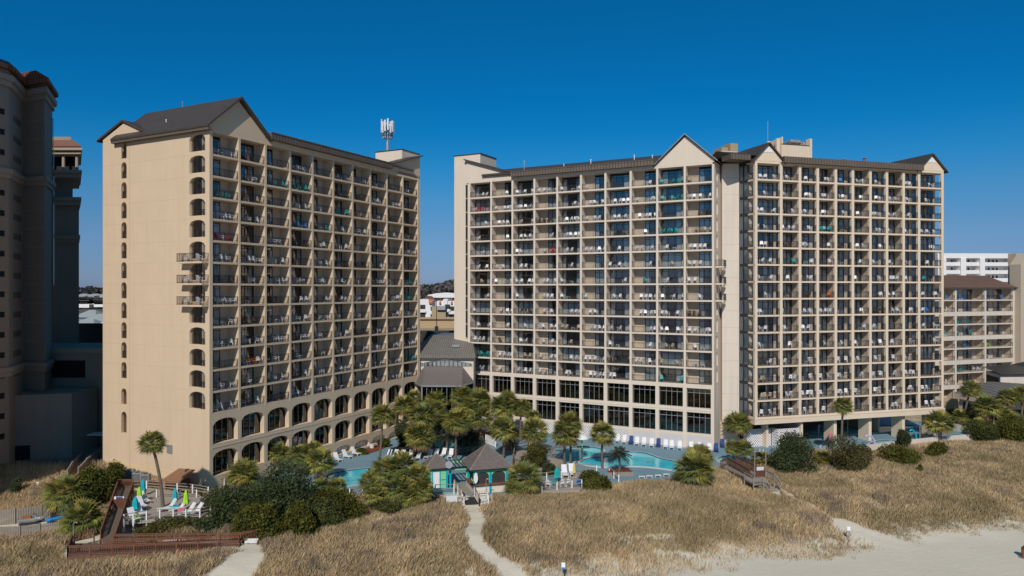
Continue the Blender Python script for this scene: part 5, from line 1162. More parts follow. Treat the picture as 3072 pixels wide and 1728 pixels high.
# ================================================================== RAILINGS / WALKWAYS
def railing(parent, pts, h, kp, kr, ksp=1.8, bal=.14, name='railing', pw_=.10, top=.12, solid=False, mid=0):
    b = MB(); 
    for a, c in zip(pts[:-1], pts[1:]):
        a = np.array(a, float); c = np.array(c, float); L = np.linalg.norm((c-a)[:2]); n = max(1, round(L/ksp))
        b.bar(a+(0,0,h), c+(0,0,h), top, .06, kr)
        if bal: b.bar(a+(0,0,h-.14), c+(0,0,h-.14), .04, .09, kr); b.bar(a+(0,0,.12), c+(0,0,.12), .04, .09, kr)
        for q in range(mid): b.bar(a+(0,0,h*(q+1)/(mid+1)), c+(0,0,h*(q+1)/(mid+1)), .03, .12, kr)
        if bal:
            for i in range(1, int(L/bal)): p = a+(c-a)*i*bal/L; b.box(p[0]-.022, p[0]+.022, p[1]-.022, p[1]+.022, p[2]+.1, p[2]+h-.1, kr)
    r = b.build(name, parent); b = MB(); seen_ = set()
    for a, c in zip(pts[:-1], pts[1:]):
        a = np.array(a, float); c = np.array(c, float); L = np.linalg.norm((c-a)[:2]); n = max(1, round(L/ksp))
        for i in range(n+1):
            p = a+(c-a)*i/n; ky_ = (round(p[0], 1), round(p[1], 1))
            if ky_ in seen_: continue
            seen_.add(ky_); q = MB(); q.box(-pw_/2, pw_/2, -pw_/2, pw_/2, -.8, h+.03, kp); o = q.build('post', r); o.location = tuple(p)
    return r
def GP(px, py, z): return (*G(px, py, z), z)
# long brown switchback boardwalk (left)
bw = thing('boardwalk', (0,0,0), 0, 'long red-brown timber ramp with railings zigzagging down to the beach at left', 'boardwalk')
zA, zB = .55, -.35
L0 = GP(203,1668,zB+.35); L1 = GP(715,1650,-1.0); K0 = GP(340,1632,zB+.40); K1 = GP(722,1626,zB-.15); I0=GP(203,1640,zB+.35)
mid0 = GP(300,1648,zB+.35); mid1 = GP(716,1636,-.6)
def floor_strip(pts_a, pts_b, parent, name='deck_boards', th=.16, k='wood', side=True):
    b = MB()
    for i in range(len(pts_a)-1):
        a0, a1, c0, c1 = [np.array(p, float) for p in (pts_a[i], pts_a[i+1], pts_b[i], pts_b[i+1])]
        dn = np.array((0,0,-th)); b.add([tuple(q) for q in (a0,a1,c1,c0,a0+dn,a1+dn,c1+dn,c0+dn)], [(0,1,2,3),(7,6,5,4),(0,4,5,1),(3,2,6,7),(0,3,7,4),(1,5,6,2)], k)
    return b.build(name, parent)
floor_strip([L0, L1], [GP(203,1630,zB+.35), GP(722,1628,-.75)], bw, k='wood_shade'); 
railing(bw, [L0, L1], .95, 'woodr', 'woodr', 1.9, .15)
b = MB(); b.bar((L0[0],L0[1]-.05,L0[2]-.25), (L1[0],L1[1]-.05,L1[2]-.18), .08, .34, 'woodr'); b.build('skirt_board', bw)
railing(bw, [mid0, mid1], .95, 'woodr', 'woodr', 1.9, .15)
railing(bw, [K0, K1, GP(790,1612,-.4)], .95, 'woodr', 'woodr', 1.9, .15)
railing(bw, [GP(790,1612,-.4), GP(772,1655,-1.5)], .95, 'woodr', 'woodr', 1.9, .15)
railing(bw, [L0, GP(218,1628,zB+.35), GP(282,1615,zB+.35)], .95, 'woodr', 'woodr', 1.9, .15)
# ramp from landing up to the turn
R0 = GP(300,1622,zB+.4); R1 = GP(340,1512,.9); S0 = GP(345,1630,zB+.4); S1 = GP(382,1516,.9)
floor_strip([R0, R1, GP(352,1460,1.1)], [S0, S1, GP(398,1462,1.1)], bw, k='wood_shade')
railing(bw, [GP(302,1618,zB+.4), GP(338,1512,.9), GP(352,1468,1.1)], .95, 'woodr', 'woodr', 1.9, .15)
railing(bw, [S0, S1, GP(400,1466,1.1)], .95, 'woodr', 'woodr', 1.9, .15)
railing(bw, [GP(352,1462,1.1), GP(398,1462,1.1)], .95, 'woodr', 'woodr', 1.9, .15)
b = MB(); a = GP(338,1520,.9); c = GP(380,1524,.9); b.bar((a[0],a[1],a[2]+.5), (c[0],c[1],c[2]+.5), .06, 1.1, 'woodrd'); b.build('gate', bw)
t = thing('notice_sign', (a[0]+.25, a[1]-.12, a[2]+.85), 0, 'shaded blue and white notice sign on the brown ramp gate', 'sign'); b = MB(); b.box(0, .22, -.03, 0, 0, .32, 'sign'); b.box(.28, 1.1, -.03, 0, 0, .32, 'sign'); b.box(.30, .95, -.034, -.03, .12, .30, 'bluesign'); b.build('board', t)
def sign_lines(t, w, h, rows, x0=0, z0=0):
    b = MB()
    for r in range(rows):
        x = x0+.06
        while x < x0+w-.12:
            l = random.uniform(.05, .16); b.box(x, min(x+l, x0+w-.06), -.034, -.031, z0+h*(r+.6)/(rows+.4), z0+h*(r+.6)/(rows+.4)+h*.28/rows, 'ink'); x += l+.04
    b.build('lettering', t)
p = GP(734,1630,-.75); t = thing('notice_sign', (p[0], p[1], p[2]), .06, 'white notice board hung on the brown railing at the end of the long ramp', 'sign')
b = MB(); b.box(0, 1.35, -.03, 0, 0, .48, 'sign'); b.build('board', t); sign_lines(t, 1.35, .48, 4)
# sun deck (left)
sd_ = thing('sun_deck', (0,0,0), 0, 'weathered plank sun deck with white posts beside the long brown ramp', 'deck'); zd = .35
P = [G(*p, zd) for p in [(372,1566),(400,1478),(440,1462),(600,1486),(660,1528),(640,1545)]]
b = MB(); b.prism(P, zd-.3, zd, 'wood'); b.build('deck_boards', sd_)
railing(sd_, [(*G(372,1572,zd),zd),(*G(400,1567,zd),zd),(*G(440,1560,zd),zd),(*G(480,1556,zd),zd),(*G(520,1555,zd),zd),(*G(558,1556,zd),zd),(*G(600,1553,zd),zd),(*G(632,1545,zd),zd)], 1.0, 'white', 'woodg', 4, 0, 'front_railing', .14, .1, mid=2)
railing(sd_, [(*G(400,1470,zd),zd),(*G(440,1466,zd),zd),(*G(485,1470,zd),zd),(*G(532,1474,zd),zd),(*G(578,1478,zd),zd),(*G(625,1486,zd),zd)], 1.0, 'white', 'woodg', 4, 0, 'back_railing', .14, .1, mid=2)
railing(sd_, [(*G(470,1492,zd),zd),(*G(540,1494,zd),zd),(*G(590,1492,zd),zd)], .9, 'white', 'woodg', 3, 0, 'middle_railing', .12, .1, mid=1)
rr = thing('pool_fence', (0,0,0), 0, 'white post railing along the blue deck at the tan tower foot', 'fence')
railing(rr, [(*G(632,1478),DZ+.6),(*G(673,1470),DZ+.5),(*G(704,1464),DZ+.4),(*G(740,1458),DZ+.2)], 1.0, 'white', 'woodg', 3, 0, 'railing', .12, .1, mid=2)
for i, (px, py, rz, L) in enumerate(((504,1532,.8,'white lounger beside the aqua cushion on the plank sun deck'),(537,1533,.8,'white lounger between the lime umbrella and aqua cushion on the plank deck'),(562,1545,.7,'second white lounger from the right on the plank sun deck'),(585,1545,.7,'rightmost white lounger on the plank sun deck'),(425,1524,-.9,'white lounger behind the teal umbrella on the plank sun deck'),(420,1545,-.9,'white lounger nearest the left rail of the plank sun deck'),(400,1560,-.9,'partly hidden white lounger at the front left corner of the plank deck'),(432,1508,-.9,'grey shaded lounger behind the lime umbrella on the plank deck'))): lounger(px, py, -rz, L, z=zd)
def cushion(px, py, k, label, w=.9, h=.45, z=.35):
    x, y = G(px, py, z); b = MB(); b.box(-w/2, w/2, -.3, .3, 0, h, k); b.box(-w/2-.03, w/2+.03, -.33, .33, h, h+.05, k); o = b.build('storage_table'); o.location = (x, y, z); tag(o, label, 'side table')
cushion(524, 1530, 'tealc', 'aqua box table between two loungers on the plank deck'); cushion(546, 1538, 'pink', 'pink box table between two loungers on the plank deck', .7, .4); cushion(411, 1560, 'lime', 'lime green table at the front left of the plank deck', .7, .45); cushion(418, 1532, 'lilac', 'lilac table beside the teal umbrella on the plank deck', .6, .45)
x, y = G(434,1500,.35); b = MB(); b.cyl((0,0,0), (0,0,.25), .3, .22, 10, 'yellow'); o = b.build('beach_ball'); o.location = (x, y, .35+.3); tag(o, 'yellow round thing lying on a lounger of the plank deck', 'ball')
def umbrella(px, pyb, pyt, k, label, z=DZ, rr=.26):
    x, y = G(px, pyb, z); hgt = (pyb-pyt)*y/F_+0.0; hgt = max(2.0, hgt); t = thing('closed_umbrella', (x, y, z), 0, label, 'umbrella', 'closed umbrellas')
    b = MB(); b.cyl((0,0,0), (0,0,hgt), .03, .03, 6, 'white'); b.build('pole', t)
    b = MB(); R = [(.32,rr),(.36,rr*1.15),(.5,rr*.85),(.75,rr*.75),(.93,rr*.4),(1.0,.03)]; n = 12
    for (z0, r0), (z1, r1) in zip(R[:-1], R[1:]):
        V = [((r0*(1+.18*(i % 2)))*math.cos(2*math.pi*i/n), (r0*(1+.18*(i % 2)))*math.sin(2*math.pi*i/n), z0*hgt) for i in range(n)]+[((r1*(1+.18*(i % 2)))*math.cos(2*math.pi*i/n), (r1*(1+.18*(i % 2)))*math.sin(2*math.pi*i/n), z1*hgt) for i in range(n)]
        b.add(V, [(i,(i+1)%n,(i+1)%n+n,i+n) for i in range(n)], k)
    b.build('canopy', t)
umbrella(429,1488,1442,'tealc','closed teal umbrella farthest back on the plank deck',.35); umbrella(418,1512,1470,'lime','closed lime umbrella left on the plank deck, between two teal ones',.35); umbrella(406,1545,1496,'tealc','closed teal umbrella nearest the brown ramp',.35,.32)
umbrella(525,1522,1464,'tealc','closed teal umbrella behind the middle loungers of the plank deck',.35); umbrella(558,1530,1470,'lime','closed lime umbrella beside the right loungers of the plank deck',.35)
# lounge deck in the middle
md = thing('lounge_deck', (0,0,0), 0, 'timber lounge deck with white posts between the kiosk and the round bush', 'deck'); zm = -.2
P = [G(*p, zm) for p in [(1608,1448),(1668,1440),(1672,1418),(1770,1416),(1790,1440),(1740,1470),(1625,1474)]]
b = MB(); b.prism(P, zm-.9, zm, 'wood'); b.build('deck_boards', md)
q = lambda px, py: (*G(px, py, zm), zm)
railing(md, [q(1606,1444), q(1640,1440), q(1684,1434), q(1672,1420), q(1722,1414), q(1790,1418)], 1.0, 'white', 'woodg', 3, 0, 'back_railing', .13, .12, mid=1)
railing(md, [q(1626,1474), q(1671,1469), q(1716,1464), q(1745,1462)], 1.0, 'white', 'woodg', 3, 0, 'front_railing', .13, .12, mid=1)
lounger(1694, 1428, 0.05, 'left one of two white loungers on the timber lounge deck', z=zm, sc=1.3); lounger(1716, 1425, 0.05, 'right one of two white loungers on the timber lounge deck', z=zm, sc=1.3)
umbrella(1671,1447,1403,'teal','half open teal umbrella at the corner of the lounge deck',zm,.42); umbrella(1722,1433,1396,'yellow','closed pale yellow umbrella beside two white loungers',zm,.2)
for i, (px, k, L) in enumerate(((1645,'plastic','white armchair at the left front rail of the lounge deck'),(1664,'teal','teal armchair at the front rail of the lounge deck'),(1690,'plastic','white armchair in the middle of the lounge deck front rail'),(1708,'plastic','white armchair at the right front rail of the lounge deck'),(1737,'blue','blue chair half behind the round bush'))):
    tag(link('armchair', CM[k], None, (*G(px, 1462-i, zm), zm), math.pi*.9, 1.15), L, 'chair')
rr = thing('deck_fence', (0,0,0), 0, 'white post fence right of the round olive bush at the pool edge', 'fence')
railing(rr, [(*G(1828,1424,-.8),-.8), (*G(1856,1446,-.8),-.8)], 1.0, 'white', 'woodg', 2, 0, 'railing', .13, .12, mid=1)
# timber stairs/decks right of the big kiosk
pf = thing('stair_platform', (0,0,0), 0, 'orange-brown timber platform and gate behind the bush near the childrens pool', 'platform')
q = lambda px, py, z=DZ: (*G(px, py, z), z)
b = MB(); b.prism([G(*p, -.2) for p in [(1540,1405),(1545,1350),(1600,1345),(1625,1372),(1690,1372),(1700,1385),(1640,1405)]], DZ, -.3, 'wood'); b.build('deck_boards', pf)
railing(pf, [q(1538,1400,-.3), q(1545,1352,-.3), q(1585,1345,-.3)], 1.0, 'woodr', 'woodg', 2, 0, 'railing', .2, .12, mid=1); railing(pf, [q(1620,1368,-.3), q(1655,1362,-.3), q(1695,1360,-.3)], 1.0, 'shingleb', 'woodg', 2, 0, 'railing', .25, .12, mid=1); railing(pf, [q(1545,1385,-.3), q(1566,1392,-.3), q(1580,1410,-.3)], 1.0, 'woodg', 'woodg', 2, 0, 'railing', .15, .12, mid=1)
b = MB(); b.box(*[v for v in (G(1515,1352)[0], G(1537,1352)[0])], G(1515,1352)[1], G(1515,1352)[1]+.2, DZ, .6, 'shingleb'); b.build('timber_panel', pf)
rr = thing('white_gate', (0,0,0), .0, 'white picket pool gate behind the larger kiosk roof', 'gate'); railing(rr, [(*G(1457,1330),DZ), (*G(1487,1342),DZ)], 1.5, 'white', 'white', 3, .16, 'gate_panel', .12, .1)
rr = thing('pool_fence', (0,0,0), .0, 'thin dark metal fence around the shaded pool behind the kiosks', 'fence'); railing(rr, [(*G(1172,1368),DZ), (*G(1290,1366),DZ), (*G(1420,1364),DZ)], 1.3, 'frame', 'frame', 3, .16, 'railing', .06, .05)
rr = thing('ramp_rail', (0,0,0), .0, 'low timber railing left of the big palm clump at the first pool', 'railing'); railing(rr, [(*G(1049,1490,-.6),-.6), (*G(1088,1486,-.6),-.6)], 1.0, 'white', 'woodg', 2, 0, 'railing', .13, .12, mid=2)
def handrail(px, py, rz, L, z=DZ):
    x, y = G(px, py, z); b = MB(); 
    for d in (-.3, .3): b.cyl((d,0,0), (d,0,.9), .03, .03, 6, 'greymetal'); b.cyl((d,0,.9), (d,.9,.5), .03, .03, 6, 'greymetal'); b.cyl((d,.9,.5), (d,1.0,0), .03, .03, 6, 'greymetal')
    o = b.build('pool_handrail'); o.location = (x, y, z); o.rotation_euler = (0,0,rz); tag(o, L, 'handrail')
handrail(1042,1450,0,'steel handrail at the front edge of the first pool'); handrail(1776,1376,-.4,'steel handrail between the childrens pool and the large pool'); handrail(1960,1392,1.2,'long steel handrail crossing the right lobe of the large pool'); handrail(2168,1385,.8,'steel handrail of the small pool beside the walkway')
# ================================================================== KIOSKS
kx, ky = G(1285, 1470); K1_ = place('small_kiosk', (kx, ky), 16.3, 'small mint green beach kiosk with a pointed shingle roof and pale door', 'kiosk')
def kiosk_roof(t, x0, x1, y0, y1, ze, za, ov):
    cx_, cy_ = (x0+x1)/2, (y0+y1)/2; e = [(x0-ov,y0-ov,ze),(x1+ov,y0-ov,ze),(x1+ov,y1+ov,ze),(x0-ov,y1+ov,ze)]
    b = MB(); b.add(e+[(cx_,cy_,za)], [(0,1,4),(1,2,4),(2,3,4),(3,0,4),(3,2,1,0)], 'shingle')
    for p_ in e: b.bar((p_[0],p_[1],ze+.02), (cx_,cy_,za+.03), .16, .06, 'woodg')
    b.build('shingle_roof', t); b = MB(); b.box(x0-ov+.05, x1+ov-.05, y0-ov+.05, y1+ov-.05, ze-.16, ze-.005, 'frame'); b.build('eave_board', t)
B0 = DZ
def at(t, dz): t.matrix_basis = Matrix.Translation((t.location.x, t.location.y, dz)) @ Matrix.Rotation(math.radians(16.3), 4, 'Z')
at(K1_, DZ)
b = MB(); b.box(0, 2.55, 0, 2.4, 0, 2.75, 'mint'); b.build('wall', K1_)
b = MB(); b.box(.62, 1.45, -.06, 0, .15, 2.25, 'sign'); b.box(.5, .62, -.07, 0, .1, 2.4, 'aqua'); b.box(1.45, 1.57, -.07, 0, .1, 2.4, 'aqua'); b.box(.62, 1.45, -.07, 0, 2.25, 2.4, 'aqua'); b.build('door', K1_)
for x in (.0, 2.3): b = MB(); b.box(x, x+.25, -.10, 0, 0, 2.6, 'aqua'); b.build('corner_trim', K1_)
b = MB(); b.box(-.06, 0, .3, 2.1, 1.1, 1.25, 'panel'); b.box(1.3, 2.3, -.08, 0, 1.2, 1.25, 'woodg'); b.build('ledge', K1_); kiosk_roof(K1_, 0, 2.55, 0, 2.4, 2.8, 4.35, .5)
kx, ky = G(1420, 1482); K2_ = place('beach_bar', (kx, ky), 16.3, 'larger mint and blue beach bar kiosk with a tall pointed shingle roof', 'kiosk'); at(K2_, DZ)
b = MB(); b.box(0, 4.6, 0, .15, 0, 1.15, 'panel'); b.box(0, .15, 0, 4.2, 0, 1.15, 'panel'); b.box(0, 4.6, 4.1, 4.3, 0, 3.0, 'mint'); b.box(4.45, 4.6, 0, 4.2, 0, 3.0, 'mint'); b.box(.4, 4.2, 1.2, 1.3, 0, 2.6, 'black'); b.build('wall', K2_)
ops = [(.30,2.05,0,1.9,2.35),(2.45,4.2,0,1.9,2.35)]; ops = [(a, c, 1.2, 2.25, 2.65) for a, c, *_ in ops]
b = MB(); arch_wall(b, lambda u,d,z: (u, .02+d, z), 0, 4.6, 1.2, 3.05, ops, .12, 'mint'); b.build('arched_front', K2_)
for x in (.02, 2.1, 4.25): b = MB(); b.box(x, x+.3, -.06, .2, 0, 2.7, 'aqua'); b.build('post', K2_)
b = MB(); b.box(-.35, 4.8, -.45, .3, 1.15, 1.27, 'woodr'); b.box(-.35, .2, -.45, 3, 1.15, 1.27, 'woodr'); b.build('bar_counter', K2_)
b = MB(); b.box(.25, 2.1, .06, .1, 1.3, 2.6, 'room'); b.box(2.4, 4.3, .06, .1, 1.3, 2.6, 'room'); b.build('shutter', K2_)
kiosk_roof(K2_, 0, 4.6, 0, 4.2, 3.15, 5.75, .55)
t = K2_.matrix_basis @ Matrix.Translation((.2, -.5, 1.35)); o = thing('surfboard', (0,0,0), 0, 'white upright surfboard with a blue tip leaning on the beach bar counter', 'surfboard'); o.matrix_basis = t
b = MB(); n = 14; P = [(.27*math.sin(math.pi*i/n)**.7, 1.5*i/n) for i in range(n+1)]; PO = [(x, z) for x, z in P]+[(-x, z) for x, z in P[-2:0:-1]]; b.ext(PO, -.05, 0, 'white'); b.build('board', o); b = MB(); b.ext([(0,0),(.09,.12),(.12,.2),(-.12,.2),(-.09,.12)], -.06, -.05, 'aqua'); b.build('tip', o)
# pergola bridge between kiosks
t = thing('pergola', (0,0,0), 0, 'dark slatted pergola bridging the gap between the two kiosks', 'pergola'); t.matrix_basis = K1_.matrix_basis @ Matrix.Translation((2.6, 0, 0))
b = MB(); b.box(0, 2.9, -.1, .1, 2.35, 2.6, 'mint'); b.box(-.1, 3.1, -.25, .15, 2.6, 2.72, 'frame'); b.build('beam', t); b = MB(); b.box(0, 2.9, 3.6, 3.8, 2.35, 2.6, 'mint'); b.build('beam', t)
for k in range(5): b = MB(); b.bar((.5+k*.5,-.2,2.8), (.5+k*.5,3.9,2.8), .08, .14, 'frame'); b.build('slat', t)
for x in (.15, 2.6): b = MB(); b.box(x, x+.25, -.1, .15, 0, 2.35, 'aqua'); b.build('post', t)
x, y = G(1347, 1398, 2.3); t = thing('satellite_dish', (x, y-.3, 2.2), .3, 'grey satellite dish on the corner of the small kiosk', 'satellite dish'); b = MB(); b.cyl((0,0,.3), (0,-.12,.36), .12, .48, 16, 'greymetal'); b.build('dish', t); b = MB(); b.cyl((0,.1,-.3), (0,0,.3), .04, .04, 6, 'frame'); b.build('arm', t)
# kiosk ramp to the sand
kr = thing('beach_ramp', (0,0,0), 0, 'grey concrete ramp with railings and a black mat leading from the kiosks to sand', 'ramp')
q = lambda px, py, z: (*G(px, py, z), z)
floor_strip([q(1378,1450,DZ+.03), q(1392,1490,-.65), q(1395,1514,-.8)], [q(1405,1450,DZ+.03), q(1422,1490,-.65), q(1437,1512,-.8)], kr, 'ramp_floor', .3, 'concrete')
floor_strip([q(1392,1491,-.62), q(1395,1514,-.76)], [q(1424,1491,-.62), q(1437,1512,-.76)], kr, 'mat', .02, 'mat')
railing(kr, [q(1363,1462,-.7), q(1386,1492,-.65), q(1388,1508,-.7)], 1.0, 'white', 'woodg', 2, .16, 'left_railing', .12, .09)
railing(kr, [q(1416,1470,-.7), q(1432,1500,-.7), q(1438,1516,-.8)], 1.0, 'white', 'woodg', 2, .16, 'right_railing', .12, .09)
railing(kr, [q(1432,1488,-.7), q(1458,1486,-.7), q(1466,1510,-.75), q(1438,1516,-.8)], .95, 'white', 'white', 2, .2, 'corner_railing', .12, .09); railing(kr, [q(1306,1478,-.7), q(1362,1476,-.7)], 1.0, 'white', 'woodg', 2.5, 0, 'side_railing', .12, .09, mid=1); railing(kr, [q(1372,1516,-.8), q(1392,1513,-.8)], .9, 'white', 'woodg', 2, .18, 'end_railing', .12, .09)
p = q(1339,1516,-.6); t = thing('notice_sign', (p[0], p[1], p[2]), .18, 'white notice board with faint lettering left of the kiosk ramp', 'sign'); b = MB(); b.box(0, 1.3, -.03, 0, .35, 1.1, 'sign'); b.build('board', t); sign_lines(t, 1.3, .75, 6, 0, .35); b = MB(); b.box(.1, .18, 0, .06, -.5, 1.0, 'woodg'); b.box(1.1, 1.18, 0, .06, -.5, 1.0, 'woodg'); b.build('post', t)
def shower(px, py, z, L, h=2.2):
    x, y = G(px, py, z); b = MB(); b.cyl((0,0,-.5), (0,0,h), .04, .04, 6, 'greymetal'); P = [(0,0,h),(.08,0,h+.18),(.25,0,h+.22),(.36,0,h+.1)]
    for a, c in zip(P[:-1], P[1:]): b.cyl(a, c, .04, .04, 6, 'greymetal')
    b.box(-.12, .12, -.1, .1, -.5, .3, 'frame'); o = b.build('beach_shower'); o.location = (x, y, z); tag(o, L, 'shower')
shower(1458,1495,-.7,'steel hooked shower post in front of the beach bar'); shower(220,1634,0,'steel hooked shower post at the left landing of the long ramp', 2.0)
# right-hand walkway and stairs
rw = thing('beach_stairs', (0,0,0), 0, 'weathered brown walkway with grey railed platform and steps down to the dune', 'stairs')
zz = .1
floor_strip([q(2165,1398,-.4), q(2245,1436,zz)], [q(2205,1388,-.4), q(2290,1425,zz)], rw, 'walkway_floor', .2, 'woodg')
b = MB(); b.prism([G(*p, zz) for p in [(2232,1437),(2262,1452),(2300,1450),(2298,1428),(2262,1424)]], zz-.2, zz, 'wood'); b.build('platform_floor', rw)
for i in range(5): 
    a = q(2290+i*7,1452+i*5,zz-.2*i); b = MB(); b.prism([(a[0]-.9,a[1]),(a[0]+.75,a[1]+.1),(a[0]+.85,a[1]+.45),(a[0]-.8,a[1]+.35)], a[2]-.18, a[2], 'woodg'); b.build('step', rw)
railing(rw, [q(2162,1404,-.4), q(2182,1392,-.2), q(2250,1432,zz)], 1.0, 'woodb', 'woodb', 1.8, .16, 'railing', .1, .14); railing(rw, [q(2208,1388,-.3), q(2292,1430,zz)], 1.0, 'woodb', 'woodb', 1.8, .16, 'railing', .1, .14)
railing(rw, [q(2233,1440,zz), q(2260,1456,zz), q(2290,1454,zz), q(2310,1474,-.7)], 1.0, 'woodg', 'woodg', 1.8, .2, 'railing', .14, .14); railing(rw, [q(2296,1432,zz), q(2322,1444,zz), q(2342,1470,-.7)], 1.0, 'woodg', 'woodg', 1.8, .2, 'railing', .14, .14)
a = q(2266,1434,zz); t = thing('notice_sign', (a[0], a[1]-.2, a[2]+.1), .2, 'white notice on a dark red board between two posts of the grey stair platform', 'sign')
b = MB(); b.box(0, 1.25, 0, .06, -.1, 1.5, 'woodrd'); b.build('back_board', t); b = MB(); b.box(.12, 1.12, -.03, 0, .95, 1.4, 'sign'); b.build('board', t); sign_lines(t, 1.0, .45, 3, .12, .95)
t = thing('post_frame', (a[0], a[1]-.25, a[2]), .2, 'tall weathered post frame with crossbar and shower pipes above the stair platform', 'post frame')
b = MB(); b.box(-.22, -.11, 0, .11, -.8, 3.7, 'woodg'); b.build('post', t); b = MB(); b.box(1.38, 1.49, 0, .11, -.8, 3.8, 'woodg'); b.build('post', t); b = MB(); b.box(-.3, 1.6, -.02, .02, 3.5, 3.62, 'galv'); b.box(.5,.6,-.05,.05,3.62,3.85,'white'); b.box(1.0,1.1,-.05,.05,3.62,3.8,'white'); b.build('crossbar', t)
# small beach signs
p = GT(1689, 1742); 
for (px, py, L, hh) in ((1690,1735,'small white sign with a blue band on a post in the foreground dune grass',1.25),(2546,1628,'small blank white sign on a grey post beside the right sand path',1.5)):
    x, y, z = GT(px, py); t = thing('beach_sign', (x, y, z), 0, L, 'sign'); b = MB(); b.box(.05, .14, 0, .08, -.3, hh, 'frame' if hh < 1.4 else 'galv'); b.build('post', t)
    b = MB(); b.box(-.18, .18, -.03, 0, hh-.35, hh+.25, 'sign'); b.box(-.18, .18, -.034, -.03, hh-.35, hh-.2, 'blue' if hh < 1.4 else 'greymetal'); b.build('board', t)
# barrel at the right edge
x, y, z = GT(3078, 1674); t = thing('beach_barrel', (x, y, z), 0, 'brown beach barrel with a dark lid cut by the right edge', 'barrel'); b = MB(); b.cyl((0,0,0), (0,0,.95), .42, .40, 18, 'rust'); b.build('barrel', t, False); b = MB(); b.cyl((0,0,.95), (0,0,1.25), .45, .2, 14, 'woodrd'); b.build('lid', t); b = MB(); b.cyl((0,0,0), (0,0,.08), .62, .62, 18, 'greymetal'); b.build('base_ring', t)
# ================================================================== LEFT YARD
def fence(pts, h, label, pl=.15):
    t = thing('plank_fence', (0,0,0), 0, label, 'fence'); b = MB(); pz = []
    for a, c in zip(pts[:-1], pts[1:]):
        a = np.array(a); c = np.array(c); L = np.linalg.norm((c-a)[:2]); n = int(L/pl)
        for i in range(n):
            p = a+(c-a)*(i+.5)/n; b.bar((p[0],p[1],p[2]-.4), (p[0],p[1],p[2]+h+random.uniform(-.03,.03)), .03, .145, 'woodg')
        b.bar((a[0],a[1]+.04,a[2]+h*.75), (c[0],c[1]+.04,c[2]+h*.75), .04, .1, 'woodg')
    b.build('plank_panel', t)
    for p in pts: b = MB(); b.box(p[0]-.07, p[0]+.07, p[1]-.1, p[1]+.04, p[2]-.4, p[2]+h+.1, 'woodg'); b.build('post', t)
fence([GT(-20,1578), GT(45,1572), GT(125,1560), GT(150,1556)], 1.7, 'upper grey plank fence behind the jet ski at the left edge')
fence([GT(-20,1612), GT(60,1610), GT(120,1604), GT(178,1596)], 1.1, 'lower weathered plank fence in front of the jet ski')
fence([GT(203,1438), GT(218,1412), GT(250,1380)], 1.3, 'plank fence climbing the shaded slope left of the tan tower'); fence([GT(236,1432), GT(262,1402), GT(300,1372)], 1.3, 'second plank fence beside the shaded steps at the tan tower')
def jetski(px, py, rz, label, k1, k2):
    x, y, z = GT(px, py); t = thing('jet_ski', (x, y, z+.25), rz, label, 'jet ski'); t.scale = (.8,)*3; b = MB(); n = 9; R = [(-1.5,.35,.35),(-1.2,.5,.45),(-.3,.58,.5),(.6,.5,.55),(1.2,.3,.6),(1.65,.05,.72)]; V = []; F = []
    for (xx, w, h) in R: V += [(xx,-w,h*.7),(xx,-w*.6,0+max(0,xx-.8)*.4),(xx,w*.6,0+max(0,xx-.8)*.4),(xx,w,h*.7),(xx,w*.6,h),(xx,-w*.6,h)]
    for i in range(len(R)-1): F += [(i*6+j, i*6+(j+1)%6, (i+1)*6+(j+1)%6, (i+1)*6+j) for j in range(6)]
    F += [tuple(range(5,-1,-1)), tuple(range((len(R)-1)*6, len(R)*6))]; b.add(V, F, k1); b.build('hull', t)
    b = MB(); b.box(-1.0, .1, -.2, .2, .5, .8, k2); b.build('seat', t); b = MB(); b.bar((.35,-.4,1.05), (.35,.4,1.05), .06, .06, 'frame'); b.bar((.7,0,.55), (.35,0,1.05), .2, .2, k1); b.build('handlebar', t); b = MB(); b.box(-1.3, 1.2, -.45, -.35, -.3, 0, 'frame'); b.box(-1.3, 1.2, .35, .45, -.3, 0, 'frame'); b.build('cradle', t)
jetski(92, 1572, .3, 'grey jet ski with rusty brown cover on the sand between fences', 'greymetal', 'rust'); jetski(176, 1565, .9, 'blue watercraft half hidden by the palm between the plank fences', 'blue', 'craft')
def cabinet(px, py, w, h, label, z=1.0):
    x, y = G(px, py, z); t = thing('air_conditioner', (x, y, z), .1, label, 'air conditioner', 'air conditioners at the tan tower'); b = MB(); b.box(-w/2, w/2, -.4, .4, 0, h, 'galv')
    for k in range(7): b.box(-w/2+.08, w/2-.08, -.42, -.4, .12+k*(h-.2)/7, .17+k*(h-.2)/7, 'frame')
    b.build('cabinet', t); b = MB(); b.cyl((0,0,h), (0,0,h+.05), .3, .3, 12, 'frame'); b.build('fan_grille', t)
for a in ((362,1434,1.2,1.3,'first grey air conditioner from left, half behind the cedar'),(388,1440,1.2,1.35,'second and tallest grey air conditioner at the tan wall foot'),(413,1443,1.1,1.1,'third grey air conditioner from left at the tan wall foot'),(437,1445,1.0,1.0,'rightmost grey air conditioner at the tan wall foot')): cabinet(*a, z=.85)
x, y = G(528, 1462, .3); t = thing('garden_hut', (x, y, .1), -.3, 'low hut with a brown shingle roof against the tan tower wall', 'hut'); b = MB(); b.box(-1.6, 1.4, -.6, 1.6, 0, 1.5, 'woodrd'); b.build('wall', t); b = MB(); b.add([(-2.0,-1.1,1.35),(1.7,-1.1,1.35),(2.0,2.0,2.6),(-1.2,2.0,2.6),(-2.0,-1.1,1.45),(1.7,-1.1,1.45),(2.0,2.0,2.7),(-1.2,2.0,2.7)], [(4,5,6,7),(0,3,2,1),(0,1,5,4),(1,2,6,5),(2,3,7,6),(3,0,4,7)], 'shingleb'); b.build('shingle_roof', t); t.scale = (.78,.78,.8)
